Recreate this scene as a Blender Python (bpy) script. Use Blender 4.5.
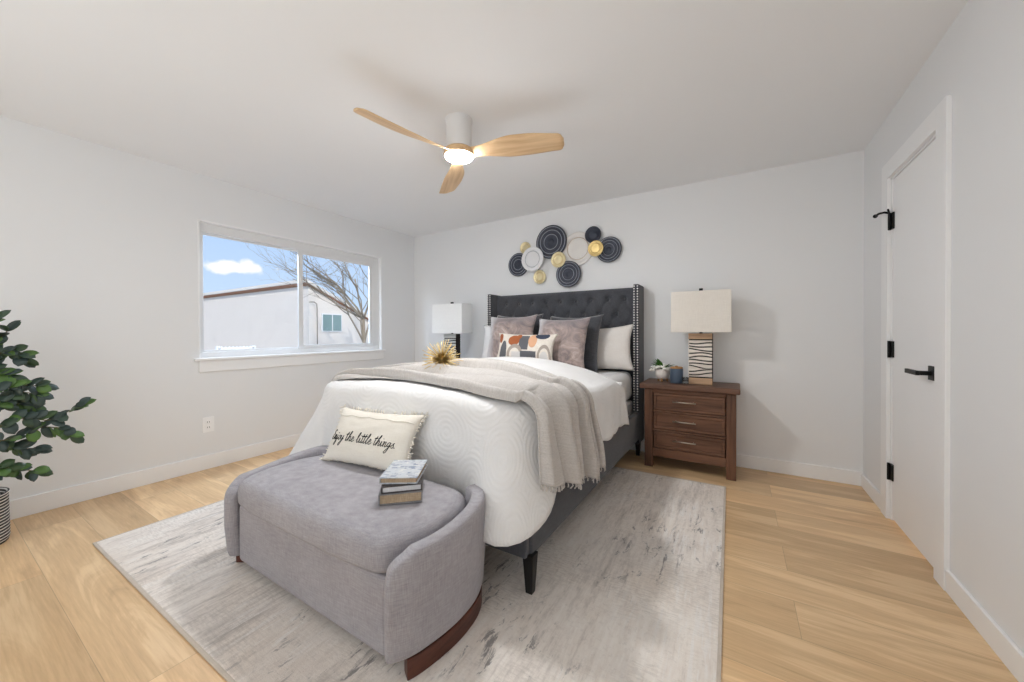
import bpy, bmesh, math, random
from mathutils import Vector, Matrix, noise
from math import sin, cos, pi, radians as R

scene = bpy.context.scene
for o in list(bpy.data.objects):
    bpy.data.objects.remove(o)
C = scene.collection

# ------------------------------------------------------------------ camera
F_PX, YAW, CAM_H, SHIFT_PX, ROLL, PITCH = 369.05, .5479, 1.126, -5.66, -.0034, -.0071
fw0 = Vector((-sin(YAW), cos(YAW), 0)); rt0 = Vector((cos(YAW), sin(YAW), 0)); up0 = Vector((0, 0, 1))
FWD = fw0 * cos(PITCH) + up0 * sin(PITCH)
up1 = up0 * cos(PITCH) - fw0 * sin(PITCH)
RGT = rt0 * cos(ROLL) + up1 * sin(ROLL)
UPV = -rt0 * sin(ROLL) + up1 * cos(ROLL)
cam_d = bpy.data.cameras.new('camera'); cam = bpy.data.objects.new('camera', cam_d); C.objects.link(cam)
cam_d.sensor_width = 36; cam_d.lens = 36 * F_PX / 1024; cam_d.shift_y = SHIFT_PX / 1024
cam_d.clip_start = .02; cam_d.clip_end = 500
M = Matrix((RGT, UPV, -FWD)).transposed().to_4x4(); M.translation = (0, 0, CAM_H)
cam.matrix_world = M
scene.camera = cam

# ------------------------------------------------------------------ exposure, sky, lamps
vs = scene.view_settings
vs.view_transform = 'Standard'; vs.look = 'None'; vs.gamma = 1; vs.use_curve_mapping = False
vs.exposure = 0.46
scene.cycles.max_bounces = 14
scene.cycles.diffuse_bounces = 8
scene.cycles.transparent_max_bounces = 16

world = bpy.data.worlds.new('sky'); scene.world = world; world.use_nodes = True
wn = world.node_tree; wn.nodes.clear()
def W(t, **k):
    n = wn.nodes.new(t)
    for a, b in k.items(): setattr(n, a, b)
    return n
tc = W('ShaderNodeTexCoord'); sp = W('ShaderNodeSeparateXYZ'); wn.links.new(tc.outputs['Generated'], sp.inputs[0])
rp = W('ShaderNodeValToRGB'); wn.links.new(sp.outputs['Z'], rp.inputs[0])
rp.color_ramp.elements[0].position = 0.0; rp.color_ramp.elements[0].color = (.60, .76, .95, 1)
rp.color_ramp.elements[1].position = .55; rp.color_ramp.elements[1].color = (.26, .48, .95, 1)
nz = W('ShaderNodeTexNoise'); nz.inputs['Scale'].default_value = 4.2; nz.inputs['Detail'].default_value = 6
mpw = W('ShaderNodeMapping'); mpw.inputs['Scale'].default_value = (1, 1, 2.6); mpw.inputs['Location'].default_value = (.3, .35, .55)
wn.links.new(tc.outputs['Generated'], mpw.inputs[0]); wn.links.new(mpw.outputs[0], nz.inputs['Vector'])
cr = W('ShaderNodeValToRGB'); wn.links.new(nz.outputs['Fac'], cr.inputs[0])
cr.color_ramp.elements[0].position = .53; cr.color_ramp.elements[1].position = .66
def WM(op, a, b):
    n = W('ShaderNodeMath', operation=op)
    for i, v in enumerate((a, b)):
        if hasattr(v, 'links'): wn.links.new(v, n.inputs[i])
        else: n.inputs[i].default_value = v
    return n.outputs[0]
# one fair-weather cloud bank low in the west
mc = W('ShaderNodeMapping'); mc.vector_type = 'TEXTURE'; mc.inputs['Location'].default_value = (-.925, .355, .141); mc.inputs['Scale'].default_value = (.10, .070, .019)
wn.links.new(tc.outputs['Object'], mc.inputs[0])
ln = W('ShaderNodeVectorMath', operation='LENGTH'); wn.links.new(mc.outputs[0], ln.inputs[0])
n2 = W('ShaderNodeTexNoise'); n2.inputs['Scale'].default_value = 26; n2.inputs['Detail'].default_value = 6; wn.links.new(tc.outputs['Object'], n2.inputs['Vector'])
body = WM('SUBTRACT', WM('ADD', WM('MULTIPLY', n2.outputs['Fac'], 2.6), -.35), ln.outputs['Value'])
cl = W('ShaderNodeClamp'); wn.links.new(WM('MULTIPLY', body, 2.2), cl.inputs[0])
cmx = WM('MAXIMUM', cl.outputs[0], cr.outputs[0])
mx = W('ShaderNodeMix', data_type='RGBA'); wn.links.new(cmx, mx.inputs['Factor'])
wn.links.new(rp.outputs[0], mx.inputs['A']); mx.inputs['B'].default_value = (1, 1, 1, 1)
bg = W('ShaderNodeBackground'); bg.inputs['Strength'].default_value = .80
wo = W('ShaderNodeOutputWorld'); wn.links.new(mx.outputs['Result'], bg.inputs['Color']); wn.links.new(bg.outputs[0], wo.inputs[0])

def lamp(name, kind, loc, rot, energy, color=(1, 1, 1), **k):
    d = bpy.data.lights.new(name, kind); d.energy = energy; d.color = color
    for a, b in k.items(): setattr(d, a, b)
    o = bpy.data.objects.new(name, d); C.objects.link(o); o.location = loc
    o.rotation_euler = rot
    return o
# sun on the neighbour's house only: it stands behind and to the right of this room
sd = Vector((-.60, .46, -.60))
lamp('sun', 'SUN', (0, 0, 12), sd.to_track_quat('-Z', 'Y').to_euler(), 2.1, (1, .93, .82), angle=R(.6))
# two unseen fill lamps behind the camera, added to brighten the room and ceiling
lamp('fill_front', 'AREA', (-1.5, -1.12, 1.30), (R(90), 0, 0), 14, (.885, .955, 1), shape='RECTANGLE', size=3.6, size_y=1.9)
lamp('fill_ceiling', 'AREA', (-1.3, -.55, .95), Vector((-.05, .55, 1)).to_track_quat('-Z', 'Y').to_euler(), 8, (.90, .96, 1), shape='RECTANGLE', size=2.6, size_y=.7)
# added area lamp outside above the window, boosting the sky's light
lamp('fill_window', 'AREA', (-4.02, 2.16, 2.35), Vector((1, 0, -.55)).to_track_quat('-Z', 'Y').to_euler(), 135, (.66, .81, 1), shape='RECTANGLE', size=1.7, size_y=.5)

# ------------------------------------------------------------------ materials
def srgb(r, g, b):
    f = lambda c: (c / 255 / 12.92) if c <= 10 else ((c / 255 + .055) / 1.055) ** 2.4
    return (f(r), f(g), f(b), 1)
class Mat:
    def __init__(s, name, col=(.8, .8, .8, 1), rough=.6, metal=0, spec=.5):
        s.m = bpy.data.materials.new(name); s.m.use_nodes = True; s.t = s.m.node_tree
        s.b = s.t.nodes['Principled BSDF']
        s.b.inputs['Base Color'].default_value = col; s.b.inputs['Roughness'].default_value = rough
        s.b.inputs['Metallic'].default_value = metal; s.b.inputs['Specular IOR Level'].default_value = spec
    def n(s, t, **k):
        x = s.t.nodes.new(t)
        for a, b in k.items(): setattr(x, a, b)
        return x
    def l(s, a, b): s.t.links.new(a, b)
    def coord(s, kind='Object', scale=(1, 1, 1), rot=(0, 0, 0), loc=(0, 0, 0)):
        a = s.n('ShaderNodeTexCoord'); m = s.n('ShaderNodeMapping')
        m.inputs['Scale'].default_value = scale; m.inputs['Rotation'].default_value = rot; m.inputs['Location'].default_value = loc
        s.l(a.outputs[kind], m.inputs[0]); return m.outputs[0]
    def noise(s, vec, scale, detail=4, rough=.5, dist=0):
        x = s.n('ShaderNodeTexNoise'); x.inputs['Scale'].default_value = scale; x.inputs['Detail'].default_value = detail
        x.inputs['Roughness'].default_value = rough; x.inputs['Distortion'].default_value = dist
        if vec: s.l(vec, x.inputs['Vector'])
        return x.outputs['Fac']
    def ramp(s, fac, stops, interp='LINEAR'):
        x = s.n('ShaderNodeValToRGB'); s.l(fac, x.inputs[0]); e = x.color_ramp.elements
        x.color_ramp.interpolation = interp
        while len(e) < len(stops): e.new(.5)
        for q, (p, c) in zip(e, stops):
            q.position = p; q.color = c if len(c) == 4 else (*c, 1)
        return x.outputs[0]
    def mix(s, fac, a, b, mode='MIX'):
        x = s.n('ShaderNodeMix', data_type='RGBA'); x.blend_type = mode
        for v, k in ((fac, 'Factor'), (a, 'A'), (b, 'B')):
            if hasattr(v, 'links'): s.l(v, x.inputs[k])
            else: x.inputs[k].default_value = v
        return x.outputs['Result']
    def math(s, op, a, b=0.0, c=0.0):
        x = s.n('ShaderNodeMath', operation=op)
        for i, v in enumerate((a, b, c)):
            if hasattr(v, 'links'): s.l(v, x.inputs[i])
            else: x.inputs[i].default_value = v
        return x.outputs[0]
    def base(s, o): s.l(o, s.b.inputs['Base Color']); return s
    def bump(s, h, strength=.3, dist=.01):
        x = s.n('ShaderNodeBump'); x.inputs['Strength'].default_value = strength; x.inputs['Distance'].default_value = dist
        s.l(h, x.inputs['Height'])
        if s.b.inputs['Normal'].is_linked: s.l(s.b.inputs['Normal'].links[0].from_socket, x.inputs['Normal'])
        s.l(x.outputs[0], s.b.inputs['Normal']); return s

def paint(name, col, rough=.55, var=.015):
    m = Mat(name, col, rough, spec=.3); v = m.coord()
    f = m.noise(v, 1.3, 3)
    c2 = tuple(max(0, c - var) for c in col[:3]) + (1,)
    m.base(m.ramp(f, [(.35, c2), (.65, col)]))
    m.bump(m.noise(v, 260, 2), .04, .002); return m.m
def fabric(name, c1, c2, scale=420, rough=.9, bump=.25, blotch=6, sheen=.2):
    m = Mat(name, c1, rough, spec=.15); v = m.coord()
    a = m.noise(m.coord(scale=(1, 1, .08)), scale, 2); b = m.noise(m.coord(scale=(.08, .08, 1)), scale, 2)
    w = m.math('ADD', a, b); w = m.math('MULTIPLY', w, .5)
    f = m.math('ADD', m.math('MULTIPLY', w, .75), m.math('MULTIPLY', m.noise(v, blotch, 3), .25))
    m.base(m.ramp(f, [(.36, c2), (.64, c1)]))
    m.bump(w, bump, .0015)
    m.b.inputs['Sheen Weight'].default_value = sheen
    return m.m
def metal(name, col, rough=.3, met=1):
    m = Mat(name, col, rough, met); v = m.coord()
    f = m.noise(v, 30, 3)
    m.l(m.math('MULTIPLY_ADD', f, .15, rough - .07), m.b.inputs['Roughness']); return m.m
def wood(name, c1, c2, axis='X', scale=14, rough=.5, bump=.12):
    m = Mat(name, c1, rough, spec=.35)
    s = {'X': (.07, 1, 1), 'Y': (1, .07, 1), 'Z': (1, 1, .07)}[axis]
    v = m.coord(scale=s)
    f = m.noise(v, scale * 2.2, 6, .62, .6); g = m.noise(v, scale * 9, 3)
    h = m.math('ADD', m.math('MULTIPLY', f, .75), m.math('MULTIPLY', g, .25))
    m.base(m.ramp(h, [(.33, c2), (.52, c1), (.7, tuple(min(1, x * 1.18) for x in c1[:3]) + (1,))]))
    m.bump(h, bump, .002); return m.m

def white_wall():
    return paint('wall_paint', (.825, .83, .836, 1), .6, .008)
M_wall = white_wall()
M_ceil = paint('ceiling_paint', (.875, .88, .888, 1), .7, .008)
M_trim = paint('trim_paint', (.90, .90, .90, 1), .35, .006)
M_door = paint('door_paint', (.90, .90, .905, 1), .35, .006)
M_vinyl = paint('vinyl_frame', (.79, .79, .79, 1), .3, .006)

def floor_mat():
    m = Mat('oak_planks', (.6, .45, .3, 1), .36, spec=.55)
    tcn = m.n('ShaderNodeTexCoord')
    def brick(mort):
        b = m.n('ShaderNodeTexBrick'); b.offset = .37; b.offset_frequency = 2
        mp = m.n('ShaderNodeMapping'); mp.inputs['Location'].default_value = (.95, .1335, 0); m.l(tcn.outputs['Object'], mp.inputs[0]); m.l(mp.outputs[0], b.inputs['Vector'])
        b.inputs['Scale'].default_value = 1; b.inputs['Brick Width'].default_value = 1.83; b.inputs['Row Height'].default_value = .2287
        b.inputs['Mortar Size'].default_value = mort; b.inputs['Mortar Smooth'].default_value = .3
        b.inputs['Color1'].default_value = (0, 0, 0, 1); b.inputs['Color2'].default_value = (1, 1, 1, 1); b.inputs['Mortar'].default_value = (.5, .5, .5, 1)
        return b
    b = brick(.0)
    sep = m.n('ShaderNodeSeparateColor'); m.l(b.outputs['Color'], sep.inputs[0])
    comb = m.n('ShaderNodeCombineXYZ'); m.l(m.math('MULTIPLY', sep.outputs[0], 37.0), comb.inputs[2])
    add = m.n('ShaderNodeVectorMath', operation='ADD')
    mp = m.n('ShaderNodeMapping'); mp.inputs['Scale'].default_value = (.16, 1.25, 1); m.l(tcn.outputs['Object'], mp.inputs[0])
    m.l(mp.outputs[0], add.inputs[0]); m.l(comb.outputs[0], add.inputs[1])
    g1 = m.noise(add.outputs[0], 5.5, 5, .6, 1.2)
    mp2 = m.n('ShaderNodeMapping'); mp2.inputs['Scale'].default_value = (.05, 1, 1); m.l(tcn.outputs['Object'], mp2.inputs[0])
    g2 = m.noise(mp2.outputs[0], 95, 4, .6)
    rings = m.math('SINE', m.math('MULTIPLY', g1, 34.0))
    h = m.math('ADD', m.math('MULTIPLY', g1, .62), m.math('MULTIPLY', g2, .30))
    h = m.math('ADD', h, m.math('MULTIPLY', rings, .022))
    col = m.ramp(h, [(.30, (.55, .355, .185)), (.45, (.71, .485, .265)), (.55, (.82, .59, .345)), (.70, (.91, .70, .43))])
    tint = m.ramp(sep.outputs[0], [(0, (.84, .82, .80)), (.5, (1, 1, 1)), (1, (1.12, 1.10, 1.07))])
    col = m.mix(1.0, col, tint, 'MULTIPLY')
    kn = m.n('ShaderNodeTexVoronoi'); kn.inputs['Scale'].default_value = 1.6; kn.inputs['Randomness'].default_value = 1
    mp3 = m.n('ShaderNodeMapping'); mp3.inputs['Scale'].default_value = (.5, 1.3, 1); m.l(tcn.outputs['Object'], mp3.inputs[0]); m.l(mp3.outputs[0], kn.inputs['Vector'])
    kf = m.ramp(kn.outputs['Distance'], [(.012, (1, 1, 1)), (.05, (0, 0, 0))])
    col = m.mix(m.math('MULTIPLY', kf, .5), col, (.22, .13, .07, 1))
    bm_ = brick(.0012)
    col = m.mix(m.math('MULTIPLY', bm_.outputs['Fac'], .5), col, (.25, .16, .09, 1))
    m.base(col)
    m.bump(m.math('SUBTRACT', m.math('MULTIPLY', g2, .3), bm_.outputs['Fac']), .18, .002)
    return m.m
M_floor = floor_mat()

def rug_mat():
    m = Mat('woven_rug_pile', (.6, .57, .53, 1), .95, spec=.1)
    v = m.coord()
    big = m.noise(m.coord(scale=(1, .5, 1)), 2.3, 6, .62, .5)
    st = m.noise(m.coord(scale=(1, .10, 1)), 30, 6, .7, .3)
    fine = m.noise(m.coord(scale=(1, .30, 1)), 85, 4, .6)
    h = m.math('ADD', m.math('MULTIPLY', big, .42), m.math('ADD', m.math('MULTIPLY', st, .40), m.math('MULTIPLY', fine, .18)))
    col = m.ramp(h, [(.34, (.40, .365, .335)), (.43, (.66, .60, .55)), (.50, (.82, .755, .695)), (.60, (.90, .85, .795))])
    wm = m.ramp(m.noise(m.coord(loc=(11, 5, 0)), 1.3, 3), [(.46, (0, 0, 0)), (.68, (1, 1, 1))])
    col = m.mix(m.math('MULTIPLY', wm, .40), col, (.72, .60, .49, 1))
    bl_ = m.ramp(m.noise(m.coord(loc=(2, 9, 0)), 1.6, 3), [(.50, (0, 0, 0)), (.70, (1, 1, 1))])
    col = m.mix(m.math('MULTIPLY', bl_, .12), col, (.40, .44, .50, 1))
    da = m.noise(m.coord(scale=(1, .30, 1), loc=(3, 1, 0)), 24, 6, .75, .6)
    db = m.noise(m.coord(scale=(1, .5, 1), loc=(7, 2, 0)), 2.6, 4, .65)
    dk = m.math('MULTIPLY', m.ramp(da, [(.56, (0, 0, 0)), (.62, (1, 1, 1))]), m.ramp(db, [(.50, (0, 0, 0)), (.57, (1, 1, 1))]))
    col = m.mix(m.math('MULTIPLY', dk, .72), col, (.13, .125, .13, 1))
    la = m.noise(m.coord(scale=(1, .08, 1), loc=(9, 4, 0)), 60, 3, .6)
    lm = m.math('MULTIPLY', m.ramp(la, [(.56, (0, 0, 0)), (.62, (1, 1, 1))]), m.ramp(m.noise(m.coord(loc=(1, 8, 0)), 1.9, 3), [(.46, (0, 0, 0)), (.56, (1, 1, 1))]))
    col = m.mix(m.math('MULTIPLY', lm, .6), col, (.86, .83, .80, 1))
    st2 = m.noise(m.coord(scale=(.22, 1, 1)), 110, 3, .6)
    hatch = m.math('MULTIPLY', m.ramp(st2, [(.44, (1, 1, 1)), (.52, (0, 0, 0))]), m.ramp(m.noise(m.coord(loc=(4, 3, 0)), 2.2, 4, .6), [(.44, (0, 0, 0)), (.58, (1, 1, 1))]))
    col = m.mix(m.math('MULTIPLY', hatch, .26), col, (.42, .375, .335, 1))
    spk = m.noise(v, 55, 5, .7)
    col = m.mix(m.math('MULTIPLY', m.ramp(spk, [(.54, (0, 0, 0)), (.66, (1, 1, 1))]), .20), col, (.40, .36, .325, 1))
    m.base(col)
    m.bump(m.math('ADD', m.math('ADD', st, m.math('MULTIPLY', st2, .6)), m.math('MULTIPLY', m.noise(v, 320, 2), .8)), .5, .004)
    return m.m
M_rug = rug_mat()
M_rugedge = fabric('rug_binding', (.62, .54, .46, 1), (.52, .45, .38, 1), 300)

M_linen = fabric('grey_linen', srgb(178, 175, 180), srgb(148, 145, 150), 330, .95, .3, 5, .1)
M_charcoal = fabric('charcoal_upholstery', srgb(88, 89, 94), srgb(64, 65, 70), 420, .9, .3, 6, .25)
M_charvel = fabric('charcoal_velvet', srgb(84, 85, 90), srgb(60, 61, 66), 260, .75, .2, 7, .5)
M_black = paint('black_paint', srgb(30, 29, 29), .4, .004)
M_blackmetal = metal('black_metal', srgb(28, 28, 28), .42, .6)
M_plinth = wood('dark_cherry_wood', srgb(92, 52, 40), srgb(58, 31, 24), 'Y', 10, .4)
M_nail = metal('nickel_nailheads', (.90, .89, .87, 1), .38)
M_sheet = fabric('white_sheet', (.80, .795, .79, 1), (.74, .735, .735, 1), 520, .9, .12, 4, .1)
M_sham = fabric('cream_sham', (.80, .76, .72, 1), (.72, .68, .64, 1), 420, .9, .15, 4, .1)
M_shamw = fabric('white_sham', (.83, .83, .84, 1), (.77, .77, .78, 1), 420, .9, .15, 4, .1)

def duvet_mat():
    m = Mat('white_matelasse', (.83, .825, .82, 1), .9, spec=.15)
    u = m.n('ShaderNodeTexCoord')
    mp = m.n('ShaderNodeMapping'); mp.inputs['Scale'].default_value = (3.6, 3.6, 1); mp.inputs['Rotation'].default_value = (0, 0, R(45)); m.l(u.outputs['UV'], mp.inputs[0])
    vo = m.n('ShaderNodeTexVoronoi', voronoi_dimensions='2D', feature='F1'); vo.inputs['Randomness'].default_value = 0; vo.inputs['Scale'].default_value = 1
    m.l(mp.outputs[0], vo.inputs['Vector'])
    s = m.math('SINE', m.math('MULTIPLY', vo.outputs['Distance'], 70.0))
    v = m.coord()
    m.base(m.ramp(m.noise(v, 5, 3), [(.35, (.79, .785, .785)), (.65, (.845, .84, .835))]))
    m.bump(m.math('ADD', m.math('MULTIPLY', s, .33), m.math('MULTIPLY', m.noise(v, 110, 3), .6)), .34, .005)
    m.b.inputs['Sheen Weight'].default_value = .15
    return m.m
M_duvet = duvet_mat()
def throw_mat():
    m = Mat('greige_knit', (.55, .51, .48, 1), .95, spec=.1)
    u = m.n('ShaderNodeTexCoord')
    mp = m.n('ShaderNodeMapping'); mp.inputs['Scale'].default_value = (1, 1, 1); m.l(u.outputs['UV'], mp.inputs[0])
    k = m.noise(mp.outputs[0], 150, 3); w = m.noise(m.coord('UV', (1, .08, 1)), 130, 3)
    h = m.math('ADD', m.math('MULTIPLY', w, .45), m.math('MULTIPLY', k, .55))
    m.base(m.ramp(h, [(.3, (.47, .44, .415)), (.68, (.63, .60, .575))]))
    m.bump(h, .5, .005); m.b.inputs['Sheen Weight'].default_value = .2
    return m.m
M_throw = throw_mat()
def velvet_mat():
    m = Mat('mauve_crushed_velvet', (.4, .32, .29, 1), .62, spec=.3)
    v = m.coord()
    f = m.noise(v, 5.5, 6, .66, 2.4)
    m.base(m.ramp(f, [(.32, (.17, .145, .15)), (.46, (.30, .235, .22)), (.57, (.41, .32, .29)), (.70, (.55, .46, .43))]))
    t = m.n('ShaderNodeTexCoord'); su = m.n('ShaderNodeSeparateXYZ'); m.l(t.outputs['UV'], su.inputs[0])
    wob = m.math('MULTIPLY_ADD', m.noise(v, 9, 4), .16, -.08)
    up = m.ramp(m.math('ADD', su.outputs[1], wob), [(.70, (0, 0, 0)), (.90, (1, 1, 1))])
    left_sheen = m.ramp(m.math('ADD', su.outputs[0], wob), [(.08, (1, 1, 1)), (.22, (0, 0, 0))])  # window sheen painted into the velvet colour as a pale left band
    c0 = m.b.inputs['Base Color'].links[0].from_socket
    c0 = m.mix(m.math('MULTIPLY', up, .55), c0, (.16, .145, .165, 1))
    m.base(m.mix(m.math('MULTIPLY', left_sheen, .75), c0, (.60, .60, .63, 1)))
    m.bump(f, .35, .02); m.b.inputs['Sheen Weight'].default_value = .6
    return m.m
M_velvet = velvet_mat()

def lumbar_mat():
    # printed blocks, arches and ovals on cream cloth, laid out in the cushion's own UV
    m = Mat('printed_shapes_cloth', (.8, .76, .7, 1), .9, spec=.15)
    t = m.n('ShaderNodeTexCoord'); s = m.n('ShaderNodeSeparateXYZ'); m.l(t.outputs['UV'], s.inputs[0]); U, V = s.outputs[0], s.outputs[1]
    col = m.ramp(m.noise(m.coord(), 60, 3), [(.3, (.66, .60, .53)), (.7, (.74, .69, .62))])
    def ell(cu, cv, ru, rv, inner=None):
        a = m.math('DIVIDE', m.math('SUBTRACT', U, cu), ru); b = m.math('DIVIDE', m.math('SUBTRACT', V, cv), rv)
        d = m.math('ADD', m.math('MULTIPLY', a, a), m.math('MULTIPLY', b, b))
        k = m.math('LESS_THAN', d, 1.0)
        if inner: k = m.math('MULTIPLY', k, m.math('GREATER_THAN', d, inner))
        return k
    def rect(u0, v0, u1, v1):
        k = m.math('MULTIPLY', m.math('GREATER_THAN', U, u0), m.math('LESS_THAN', U, u1))
        return m.math('MULTIPLY', k, m.math('MULTIPLY', m.math('GREATER_THAN', V, v0), m.math('LESS_THAN', V, v1)))
    grey = (.115, .118, .13, 1); rust = (.34, .11, .045, 1); tan = (.62, .36, .22, 1); taupe = (.36, .31, .27, 1); lt = (.60, .58, .57, 1); navy = (.05, .06, .09, 1)
    for k, c in ((ell(.16, .30, .07, .40), grey), (ell(.07, .80, .045, .17), rust), (ell(.345, .72, .105, .19), rust), (rect(.44, .40, .60, .90), grey),
                 (ell(.38, .22, .14, .36, .42), taupe), (rect(.33, .0, .50, .33), lt), (rect(.48, .05, .74, .36), grey),
                 (ell(.665, .72, .07, .24), tan), (ell(.80, .90, .11, .12), navy), (ell(.87, .20, .11, .40, .5), taupe), (ell(.87, .16, .065, .22), lt), (ell(.42, .86, .045, .10), rust)):
        col = m.mix(k, col, c)
    m.base(col); m.bump(m.noise(m.coord(), 300, 2), .2, .002)
    return m.m
M_lumbar = lumbar_mat()
M_cream = fabric('cream_cotton', (.83, .79, .71, 1), (.76, .71, .63, 1), 380, .92, .25, 5, .1)
M_ink = paint('black_ink', srgb(22, 22, 24), .7, .002)

M_walnut = wood('distressed_walnut', srgb(116, 82, 63), srgb(64, 42, 32), 'X', 9, .5, .2)
M_walnutz = wood('distressed_walnut_upright', srgb(112, 79, 61), srgb(62, 41, 31), 'Z', 9, .5, .2)
M_walnuttop = wood('walnut_top', srgb(108, 78, 62), srgb(68, 48, 39), 'X', 9, .45, .2)
M_handle = metal('pewter_handle', (.62, .57, .50, 1), .35)
M_shade = fabric('linen_shade', (.86, .81, .74, 1), (.79, .74, .67, 1), 300, .9, .2, 4, .1)
M_shadew = fabric('white_shade', (.93, .94, .94, 1), (.88, .89, .89, 1), 300, .9, .2, 4, .1)
M_slat = wood('whitewashed_slats', srgb(236, 228, 218), srgb(200, 188, 174), 'X', 16, .7, .25)
M_slatw = wood('cool_grey_slats', srgb(196, 200, 200), srgb(130, 135, 138), 'X', 16, .7, .25)  # cooler grey slats for the left lamp
M_block = wood('pale_brown_block', srgb(200, 166, 134), srgb(156, 124, 98), 'X', 14, .65)
M_core = paint('dark_lamp_core', srgb(48, 42, 40), .7, .004)
M_blade = wood('maple_blade', srgb(224, 192, 150), srgb(200, 162, 120), 'X', 7, .4, .05)
M_fanw = paint('white_fan_metal', (.80, .80, .80, 1), .35, .004)
M_gold = metal('gold_leaf', (.74, .56, .25, 1), .42)
M_goldp = metal('pale_gold', (.74, .64, .40, 1), .42)
M_plate_d = metal('charcoal_blue_metal', srgb(62, 66, 78), .5, .35)
M_plate_w = paint('cream_enamel', (.80, .775, .745, 1), .5, .03)
M_plate_s = paint('silver_white_enamel', (.80, .80, .815, 1), .4, .03)
M_tanr = paint('tan_rim_paint', srgb(190, 172, 156), .5, .03)
M_grey = metal('grey_silver_ridges', srgb(160, 163, 172), .45, .4)
M_candle = paint('slate_blue_glaze', srgb(86, 100, 118), .35, .02)
M_lid = wood('amber_wood_lid', srgb(176, 130, 78), srgb(130, 88, 50), 'X', 20, .5)
M_pot = paint('blush_white_ceramic', (.80, .74, .69, 1), .4, .03)
M_petal = paint('white_petals', (.86, .85, .80, 1), .6, .03)
M_pages = fabric('aged_pages', srgb(196, 176, 150), srgb(150, 128, 104), 500, .9, .3, 8, 0)
M_pagesw = fabric('white_pages', srgb(226, 226, 228), srgb(200, 200, 204), 500, .9, .2, 8, 0)
M_coverg = fabric('grey_book_cloth', srgb(150, 148, 150), srgb(110, 108, 108), 300, .8, .2, 6, 0)
M_coverk = fabric('charcoal_book_cloth', srgb(88, 84, 84), srgb(58, 54, 54), 300, .8, .2, 6, 0)
def cover_mat():
    m = Mat('blue_patchwork_cover', (.6, .65, .72, 1), .6)
    v = m.coord(); c = m.n('ShaderNodeTexBrick'); c.inputs['Scale'].default_value = 22; c.inputs['Mortar Size'].default_value = .0
    m.l(v, c.inputs['Vector']); c.inputs['Color1'].default_value = (.20, .25, .36, 1); c.inputs['Color2'].default_value = (.72, .72, .70, 1)
    f = m.ramp(m.noise(v, 40, 4), [(.45, (0, 0, 0)), (.55, (1, 1, 1))])
    m.base(m.mix(f, c.outputs['Color'], (.55, .58, .62, 1))); return m.m
M_cover = cover_mat()
M_outlet = paint('outlet_plastic', (.93, .93, .93, 1), .35, .004)

def leaf_mat():
    m = Mat('eucalyptus_leaf', (.05, .1, .05, 1), .42, spec=.4)
    oi = m.n('ShaderNodeNewGeometry')
    c = m.ramp(oi.outputs['Random Per Island'], [(0, (.030, .050, .040)), (.40, (.055, .085, .080)), (.65, (.045, .085, .035)), (1, (.10, .20, .045))])
    m.base(c); m.b.inputs['Subsurface Weight'].default_value = 0
    m.bump(m.noise(m.coord(), 40, 3), .2, .004); return m.m
M_leaf = leaf_mat()
M_leafs = paint('fresh_green_leaf', srgb(70, 112, 52), .5, .02)
M_stem = paint('olive_stem', srgb(112, 104, 74), .7, .02)
def basket_mat():
    m = Mat('striped_weave', (.8, .8, .78, 1), .8)
    s = m.n('ShaderNodeSeparateXYZ'); t = m.n('ShaderNodeTexCoord'); m.l(t.outputs['Object'], s.inputs[0])
    z = m.math('ADD', s.outputs[2], m.math('MULTIPLY', m.noise(m.coord(), 9, 2), .004))
    w = m.math('SINE', m.math('MULTIPLY', z, 2 * pi / .0165))
    m.base(m.ramp(w, [(.40, (.022, .022, .024)), (.52, (.74, .73, .72))])); m.bump(w, .5, .004); return m.m
M_basket = basket_mat()
M_soil = paint('dark_soil', (.03, .025, .02, 1), .95, .01)

def glass_mat(name, gloss=.08, tint=(1, 1, 1, 1)):
    m = bpy.data.materials.new(name); m.use_nodes = True; t = m.node_tree; t.nodes.clear()
    o = t.nodes.new('ShaderNodeOutputMaterial'); a = t.nodes.new('ShaderNodeBsdfTransparent'); g = t.nodes.new('ShaderNodeBsdfGlossy')
    a.inputs[0].default_value = tint; g.inputs['Roughness'].default_value = .02
    f = t.nodes.new('ShaderNodeFresnel'); f.inputs[0].default_value = 1.45
    mu = t.nodes.new('ShaderNodeMath'); mu.operation = 'MULTIPLY'; mu.inputs[1].default_value = gloss / .08 * .5
    x = t.nodes.new('ShaderNodeMixShader'); t.links.new(f.outputs[0], mu.inputs[0]); t.links.new(mu.outputs[0], x.inputs[0])
    t.links.new(a.outputs[0], x.inputs[1]); t.links.new(g.outputs[0], x.inputs[2]); t.links.new(x.outputs[0], o.inputs[0]); return m
M_glass = glass_mat('window_glass')
M_votive = glass_mat('votive_glass', .10, (.93, .95, .96, 1))
def emis(name, col, st):
    m = Mat(name, col, .5); m.b.inputs['Emission Color'].default_value = col; m.b.inputs['Emission Strength'].default_value = st
    f = m.noise(m.coord(), 3, 1); m.l(m.ramp(f, [(0, col), (1, col)]), m.b.inputs['Emission Color']); return m.m
M_led = emis('fan_led_lens', (.945, .955, .965, 1), 215)
M_stucco = paint('neighbour_stucco', (.80, .745, .68, 1), .9, .02)
M_roofw = paint('neighbour_roof_edge', (.80, .76, .70, 1), .8, .03)
M_fascia = paint('brown_drip_edge', srgb(158, 116, 92), .7, .02)
M_teal = Mat('teal_window_glass', srgb(128, 152, 150), .15).m
M_bark = paint('grey_brown_bark', srgb(150, 138, 122), .9, .03)
M_yard = paint('pale_gravel', (.42, .40, .36, 1), .95, .05)
M_hedge = paint('grey_green_bush', srgb(92, 112, 98), .9, .03)

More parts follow.
